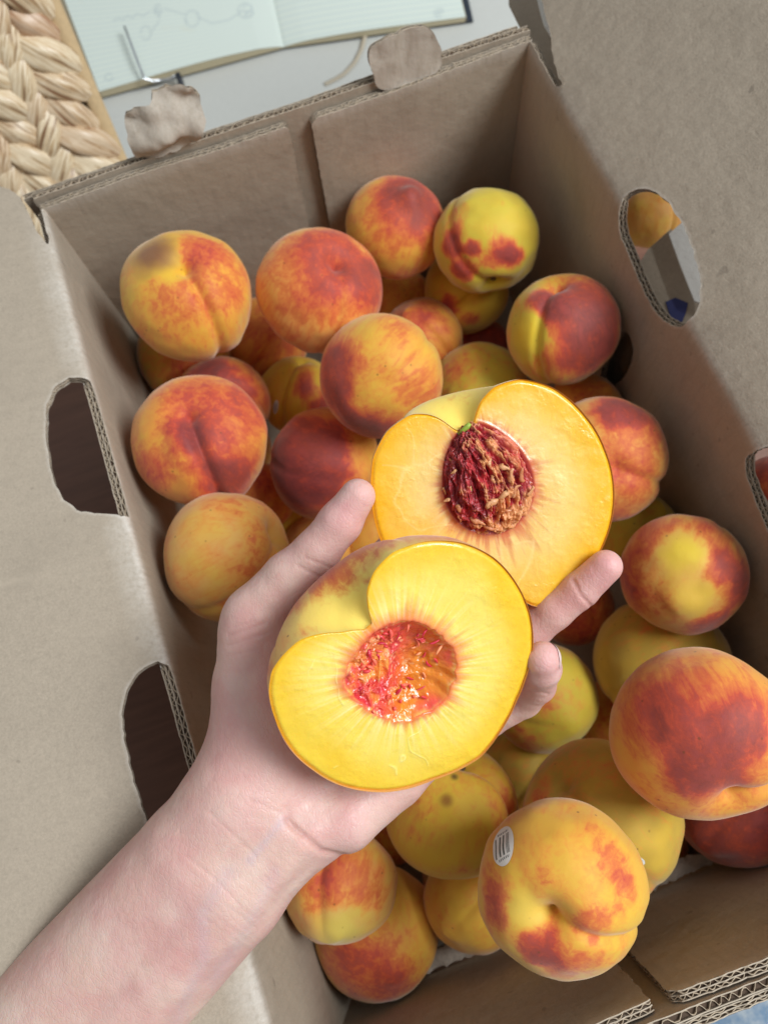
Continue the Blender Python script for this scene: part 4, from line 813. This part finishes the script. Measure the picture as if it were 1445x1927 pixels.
# ------------------------------------------------------------------ notebook on the pale table
TZ = .002
def strip_sheet(name, pix_rows, z_rows, mat, parent, attrs=None, thick=.0006, nx=40, ny=24):
    return None
nb = empty('notebook', at(500, 30, TZ), 'open ruled notebook with faint doodles on a pale tabletop beyond the box', 'notebook')
bpy.context.view_layer.update()
def page_mat():
    m, nt, b = newmat('ruled_page'); a = N(nt, 'ShaderNodeAttribute', attribute_name='uvp').outputs['Color']
    sep = N(nt, 'ShaderNodeSeparateXYZ'); link(nt, a, sep.inputs[0]); x, y, s_ = sep.outputs
    fr = math_(nt, 'FRACT', math_(nt, 'MULTIPLY', y, 1/.0075)); ln = ramp(nt, math_(nt, 'ABSOLUTE', math_(nt, 'SUBTRACT', fr, .5)), [(.04, 1.), (.10, 0.)])
    c = mixc(nt, math_(nt, 'MULTIPLY', ln, .35), s2l(216, 222, 210), s2l(164, 182, 190)); c = mixc(nt, math_(nt, 'MULTIPLY', s_, .28), c, s2l(110, 130, 150))
    st_ = noise(nt, a, 22, 3); c = mixc(nt, ramp(nt, st_, [(.6, 0.), (.8, .25)]), c, s2l(206, 190, 150)); link(nt, c, b.inputs['Base Color']); b.inputs['Roughness'].default_value = .7; return m
M_PAGE = page_mat(); M_EDGE = simple('page_edges', tuple(s2l(196, 182, 150)), .8, nscale=900, namt=.25); M_COVER = simple('black_cover', tuple(s2l(40, 46, 56)), .6, nscale=200, namt=.2)
def page(corners, hs, doodles):
    """corners: photo pixels (outer-near, gutter-near, gutter-far, outer-far); a slab of pages with a curved top"""
    P = [at(p[0], p[1], TZ+.012) for p in corners]; nu, nv = 90, 110; U, V_ = [a.ravel() for a in np.meshgrid(np.linspace(0, 1, nu), np.linspace(0, 1, nv), indexing='ij')]
    X = (P[0]*(1-U)[:, None]+P[1]*U[:, None])*(1-V_)[:, None]+(P[3]*(1-U)[:, None]+P[2]*U[:, None])*V_[:, None]
    W_ = np.linalg.norm(P[1]-P[0]); H_ = np.linalg.norm(P[3]-P[0]); z = TZ+.004+hs*(np.sin(np.pi*np.clip(U, 0, 1)**1.3)*.35+.65*np.clip((1-U)*8, 0, 1)**.5*np.clip(1.02-.5*U, 0, 1))+.006*(1-U)*0
    # rounded outer-near corner
    X[:, 2] = z
    px, py = topix(X); dd = np.zeros(len(px))
    for poly in doodles:
        Q = np.array(poly, float)
        for (x0, y0), (x1, y1) in zip(Q[:-1], Q[1:]):
            L2 = max((x1-x0)**2+(y1-y0)**2, 1e-6); t = np.clip(((px-x0)*(x1-x0)+(py-y0)*(y1-y0))/L2, 0, 1); dd = np.maximum(dd, np.exp(-((np.hypot(px-x0-t*(x1-x0), py-y0-t*(y1-y0)))/1.4)**2))
    top = mesh_np('page', X-np.array(nb.location), grid_faces(nu, nv), M_PAGE, True, {'uvp': np.c_[U*W_, V_*H_, dd]}); o = obj('page', top, nb)
    # block of page edges below, seen along near and outer sides
    mb = MB(); nrow = []
    edge_idx = [i*nv for i in range(nu)]; A_ = X[edge_idx]; Bq = A_.copy(); Bq[:, 2] = TZ+.003; mb.add(np.stack([A_-[0, 0, .0003], Bq], 1).reshape(-1, 3), [(2*i, 2*i+1, 2*i+3, 2*i+2) for i in range(nu-1)])
    A_ = X[:nv]; Bq = A_+np.array([-.008 if hs > 0 and U[0] == 0 and P[0][0] < P[1][0] else .002, 0, 0]); Bq[:, 2] = TZ+.003; mb.add(np.stack([A_-[0, 0, .0003], Bq], 1).reshape(-1, 3), [(2*i, 2*i+1, 2*i+3, 2*i+2) for i in range(nv-1)])
    mb.V = [v-np.array(nb.location) for v in mb.V]; obj('page_block', mb.me('page_block', M_EDGE, False), nb)
def loop_(cx, cy, r, n=14, k=1.0, a0=0, turns=1.2): return [(cx+r*math.cos(a0+i/n*2*math.pi*turns), cy+r*k*math.sin(a0+i/n*2*math.pi*turns)) for i in range(n+1)]
dl = [loop_(275, 62, 10, k=1.3), loop_(298, 18, 7, k=1.4), loop_(298, 18, 4), loop_(362, 35, 13, k=1.2), [(215, 38), (225, 34), (232, 37), (240, 30), (250, 34), (258, 26), (270, 30), (282, 22)], [(285, 60), (300, 40), (298, 26)], [(310, 16), (330, 22), (352, 28)], [(372, 32), (400, 44), (430, 38), (452, 24)], loop_(462, 20, 14), loop_(466, 16, 8), loop_(458, 26, 6), loop_(470, 26, 6), loop_(206, 145, 7)]
page([(186, 170), (531, 76), (505, -40), (105, -45)], .010, dl)
page([(876, 26), (531, 76), (505, -40), (850, -80)], .007, [loop_(823, 22, 5), loop_(830, 20, 4), loop_(824, 28, 5)])
c4 = [at(x, y, TZ+.001) for x, y in ((176, 183), (535, 92), (890, 42), (860, -90), (500, -60), (70, -60))]
V = np.array(c4)-np.array(nb.location); V = np.vstack([V, V+[0, 0, .002]]); n = 6
obj('cover', mesh_np('cover', V, [tuple(range(n))[::-1], tuple(range(n, 2*n))]+[(i, (i+1) % n, n+(i+1) % n, n+i) for i in range(n)], M_COVER, False), nb)
rb_pts = [(690, 52, .006), (686, 70, .004), (680, 92, .003), (668, 116, .0035), (648, 138, .003), (628, 150, .0025), (611, 158, .0025)]
Rb = np.array([at(x, y, TZ+z-.001) for x, y, z in rb_pts]); tt = np.linspace(0, 1, 30); Rb = np.stack([np.interp(tt, np.linspace(0, 1, 7), Rb[:, i]) for i in range(3)], 1)
Tn = np.gradient(Rb, axis=0); Tn /= np.linalg.norm(Tn, axis=1)[:, None]; sd = np.cross(Tn, [0, 0, 1.]); hw = .0022
V = np.stack([Rb-sd*hw, Rb+sd*hw, Rb+sd*hw-[0, 0, .0005], Rb-sd*hw-[0, 0, .0005]], 1).reshape(-1, 3)-np.array(nb.location)
obj('ribbon_marker', mesh_np('ribbon_marker', V, [(4*i+k, 4*i+(k+1) % 4, 4*i+4+(k+1) % 4, 4*i+4+k) for i in range(29) for k in range(4)], simple('cream_ribbon', tuple(s2l(186, 172, 150)), .8)), nb)
# wire page holder
st = empty('page_holder', at(272, 150, TZ), 'silver wire page holder with a black foot clipped over the notebook edge', 'page holder'); bpy.context.view_layer.update()
L0 = np.array(st.location); wp = [at(235, 50, TZ+.022), at(248, 85, TZ+.022), at(262, 122, TZ+.021), at(272, 148, TZ+.018), at(290, 153, TZ+.008), at(320, 148, TZ+.008), at(334, 141, TZ+.010)]
obj('wire', MB().tube(np.array(wp)-L0, .0013, 10).me('wire', simple('chrome_wire', (.75, .76, .78), .18, 1)), st)
obj('foot', MB().tube(np.array([at(334, 138, TZ+.013), at(339, 150, TZ+.010), at(346, 172, TZ+.004), at(348, 178, TZ+.003)])-L0, [.0026, .0030, .0030, .0022], 12).me('foot', simple('black_rubber', (.02, .022, .028), .35)), st)

# ------------------------------------------------------------------ seagrass basket
bk = empty('woven_basket', at(60, 250, TZ), 'braided seagrass basket with a pale hem strip, beyond the far left corner of the box', 'basket'); bpy.context.view_layer.update(); B0 = np.array(bk.location)
def straw():
    m, nt, b = newmat('seagrass'); g = N(nt, 'ShaderNodeTexCoord').outputs['Object']; rnd = N(nt, 'ShaderNodeObjectInfo').outputs['Random']
    uv = N(nt, 'ShaderNodeAttribute', attribute_name='uvp').outputs['Color']; mp = N(nt, 'ShaderNodeMapping'); mp.inputs['Scale'].default_value = (1, .12, 1); link(nt, uv, mp.inputs[0])
    n = noise(nt, mp.outputs[0], 4.5, 4, .6, .3); c = ramp(nt, n, [(.36, s2l(132, 98, 68)), (.45, s2l(202, 172, 132)), (.54, s2l(232, 212, 180)), (.64, s2l(204, 172, 130)), (.74, s2l(150, 112, 80))])
    c = mixc(nt, math_(nt, 'MULTIPLY', math_(nt, 'POWER', rnd, 3.), .55), c, s2l(178, 124, 96)); link(nt, c, b.inputs['Base Color']); b.inputs['Roughness'].default_value = .38
    bump(nt, n, .6, .0010, b); return m
M_STRAW = straw()
def strand_mesh(seed):
    nu, nv = 20, 26; a, t = [q.ravel() for q in np.meshgrid(np.arange(nu)/nu*2*np.pi, np.linspace(0, 1, nv), indexing='ij')]
    w = np.sin(np.pi*np.clip(.06+.88*t, 0, 1))**.55; tw = a+1.0*(t-.5)
    r = .88+.34*np.abs(np.sin(a*2.5+seed+t*2.4))+.1*fbm(np.c_[np.cos(a)*2, np.sin(a)*2, t*3+seed*5], 2)
    X = (t-.5)*.060; Y = .0112*w*r*np.cos(tw)+.0045*np.sin((t-.5)*3); Z = .0056*w*r*np.sin(tw)+.0062*np.sin(np.pi*t)
    me = mesh_np('strand', np.stack([X, Y, Z], 1), grid_faces(nu, nv, True), M_STRAW, True, {'uvp': np.c_[a*.8, t*3+seed, a*0+seed]}); return me
SM = [strand_mesh(i) for i in range(6)]
# the basket side leans: its plane passes through three points; braids run from lower left to upper right rows
pA, pB, pC = at(235, 315, TZ+.05), at(100, 0, TZ+.16), at(-120, 330, TZ+.10)
eu = pB-pA; Lu = np.linalg.norm(eu); eu /= Lu; nn = np.cross(eu, pC-pA); nn /= np.linalg.norm(nn); nn *= np.sign(nn@(CAM-pA)); ev = np.cross(nn, eu)
if ev@(pC-pA) < 0: ev = -ev
ri = random.Random(5)
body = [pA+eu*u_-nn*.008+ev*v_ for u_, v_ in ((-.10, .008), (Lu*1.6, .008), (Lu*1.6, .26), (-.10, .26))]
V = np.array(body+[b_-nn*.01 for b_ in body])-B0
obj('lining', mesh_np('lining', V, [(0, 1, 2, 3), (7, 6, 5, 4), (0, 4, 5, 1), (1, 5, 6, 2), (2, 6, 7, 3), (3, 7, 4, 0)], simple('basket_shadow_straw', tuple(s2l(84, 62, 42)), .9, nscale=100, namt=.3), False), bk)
row = 0; v_ = .036
while v_ < .20:
    u_ = -.07
    while u_ < Lu*1.35:
        for sgn_ in (1, -1):
            p = pA+eu*(u_+(.5 if sgn_ < 0 else 0)*.0225)+ev*(v_+sgn_*.0118)+nn*(.001+ri.uniform(-.001, .001))
            pxx = topix(p[None]); 
            if -60 < pxx[0][0] < 300 and -60 < pxx[1][0] < 520:
                an = sgn_*math.radians(36)+ri.uniform(-.18, .18); dx = eu*math.cos(an)+ev*math.sin(an)*-1; dy = np.cross(nn, dx); s_ = ri.uniform(.9, 1.15)
                o = bpy.data.objects.new('strand', ri.choice(SM)); COL.objects.link(o); o.parent = bk
                o.matrix_local = Matrix.Translation(Vector(p-B0)) @ Matrix(np.stack([dx, dy, nn], 1).tolist()).to_4x4() @ Matrix.Diagonal((s_*.9, s_*.95, s_, 1))
        u_ += .0225
    v_ += .0460; row += 1
# hem strip down the side
hs_ = [pA+eu*u2+ev*v2+nn*h2 for u2 in np.linspace(-.10, Lu*1.6, 24) for v2, h2 in ((-.006, -.012), (-.005, .002), (-.001, .004), (.006, .004), (.009, .001), (.009, -.010))]
obj('hem', mesh_np('hem', np.array(hs_)-B0, grid_faces(24, 6), simple('jute_hem', tuple(s2l(196, 166, 124)), .8, nscale=250, namt=.2, bstr=.5)), bk)

# ------------------------------------------------------------------ what shows beside and below the right flap
cb = empty('cardboard_box', (.33, .25, 0), 'second cardboard carton glimpsed through the handle holes of the right flap', 'cardboard box'); bpy.context.view_layer.update()
c0 = np.array([.33, .25, 0.])
zt = RIM-.045
def low_sheet(name, pix, z, mat, th=.004, wob=.001, parent=None, origin=c0):
    P = np.array([at(x, y, z) for x, y in pix]); P[:, 0] = np.maximum(P[:, 0], XR+.012); mb = MB(); n = len(P); V = np.vstack([P, P-[0, 0, th]])-origin
    return obj(name, mesh_np(name, V, [tuple(range(n)), tuple(range(n, 2*n))[::-1]]+[(i, (i+1) % n, n+(i+1) % n, n+i) for i in range(n)], mat, False), parent)
obj('side_wall', box_me('side_wall', tuple(np.array([XR+.018, -.20, .001])-c0), tuple(np.array([XR+.0215, .30, RIM-.055])-c0), M_CARD), cb)  # panel added behind the vent hole to block light from outside
low_sheet('flap', [(1218, 470), (1262, 430), (1300, 520), (1420, 760), (1420, 900), (1180, 640), (1170, 520)], zt, M_CARD, parent=cb)
low_sheet('flap', [(955, -120), (958, 0), (984, 74), (1000, 82), (1075, 190), (1130, 190), (1100, -120)], RIM-.020, M_CARD, parent=cb)
w1 = RIM-.036
P = [at(x, y, w1) for x, y in ((1262, 440), (1292, 415), (1330, 470), (1345, 560), (1310, 580), (1285, 500))]
low_sheet('paper_liner', [(1258, 440), (1285, 416), (1330, 440), (1345, 580), (1306, 566), (1280, 500)], w1, M_WHITE, .001, parent=cb)
low_sheet('blue_print', [(1252, 568), (1270, 560), (1294, 570), (1290, 588), (1283, 606), (1262, 600)], zt+.0008, simple('blue_ink', tuple(s2l(46, 52, 104)), .6), .0004, parent=cb)
low_sheet('torn_corner', [(1004, -30), (1024, -30), (1034, 12), (1042, 30), (1038, 70), (1024, 48), (1016, 20)], RIM-.010, M_WHITE, .001, parent=cb)
def outside_peach(px, py, rpx, z, label, tint, base, seed, blobs=()):
    d = M @ ray(px, py); t = (z-CAM[2])/d[2]; r = rpx/F*t; me, R = peach_mesh('peach', r, (0, -.8, -.5), (.3, .2, .9), blobs, tint, base, seed)
    o = obj('peach', me); o.matrix_world = Matrix.Translation(Vector(CAM+d*t)) @ Matrix([list(q) for q in R]).to_4x4(); tag(o, label, 'peach')
outside_peach(1222, 408, 62, RIM-.085, 'yellow peach seen through the upper handle hole of the right flap', 'tan', .12, 81, [(.7, .3, .3, .6)])
outside_peach(1470, 930, 80, RIM-.085, 'dark red peach seen through the handle hole at the right edge of the photo', 'orange', .8, 83)
# mottled cloth in the near right corner
m, nt, b = newmat('mottled_blue_cloth'); g = N(nt, 'ShaderNodeNewGeometry').outputs['Position']
link(nt, mixc(nt, ramp(nt, noise(nt, g, 90, 3, .6), [(.4, 0.), (.6, 1.)]), s2l(150, 178, 206), s2l(216, 224, 230)), b.inputs['Base Color']); b.inputs['Roughness'].default_value = .9
nx_, ny_ = 60, 40; U, V_ = [a.ravel() for a in np.meshgrid(np.linspace(.02, .8, nx_), np.linspace(-.75, -.150, ny_), indexing='ij')]
Zc = .004+.002*(1+fbm(np.c_[U*20, V_*20, U*0], 3)); cc0 = np.array([.3, -.4, 0])
tag(obj('cloth', mesh_np('cloth', np.vstack([np.stack([U, V_, Zc], 1), np.stack([U, V_, Zc*0+.001], 1)])-cc0, np.vstack([grid_faces(nx_, ny_), grid_faces(nx_, ny_)[:, ::-1]+nx_*ny_]), m)), 'pale blue and white mottled cloth beyond the near right corner of the box', 'cloth').location = cc0

# carton children were built in world coordinates
for o in carton.children: o.matrix_parent_inverse = Matrix.Translation(carton.location).inverted()
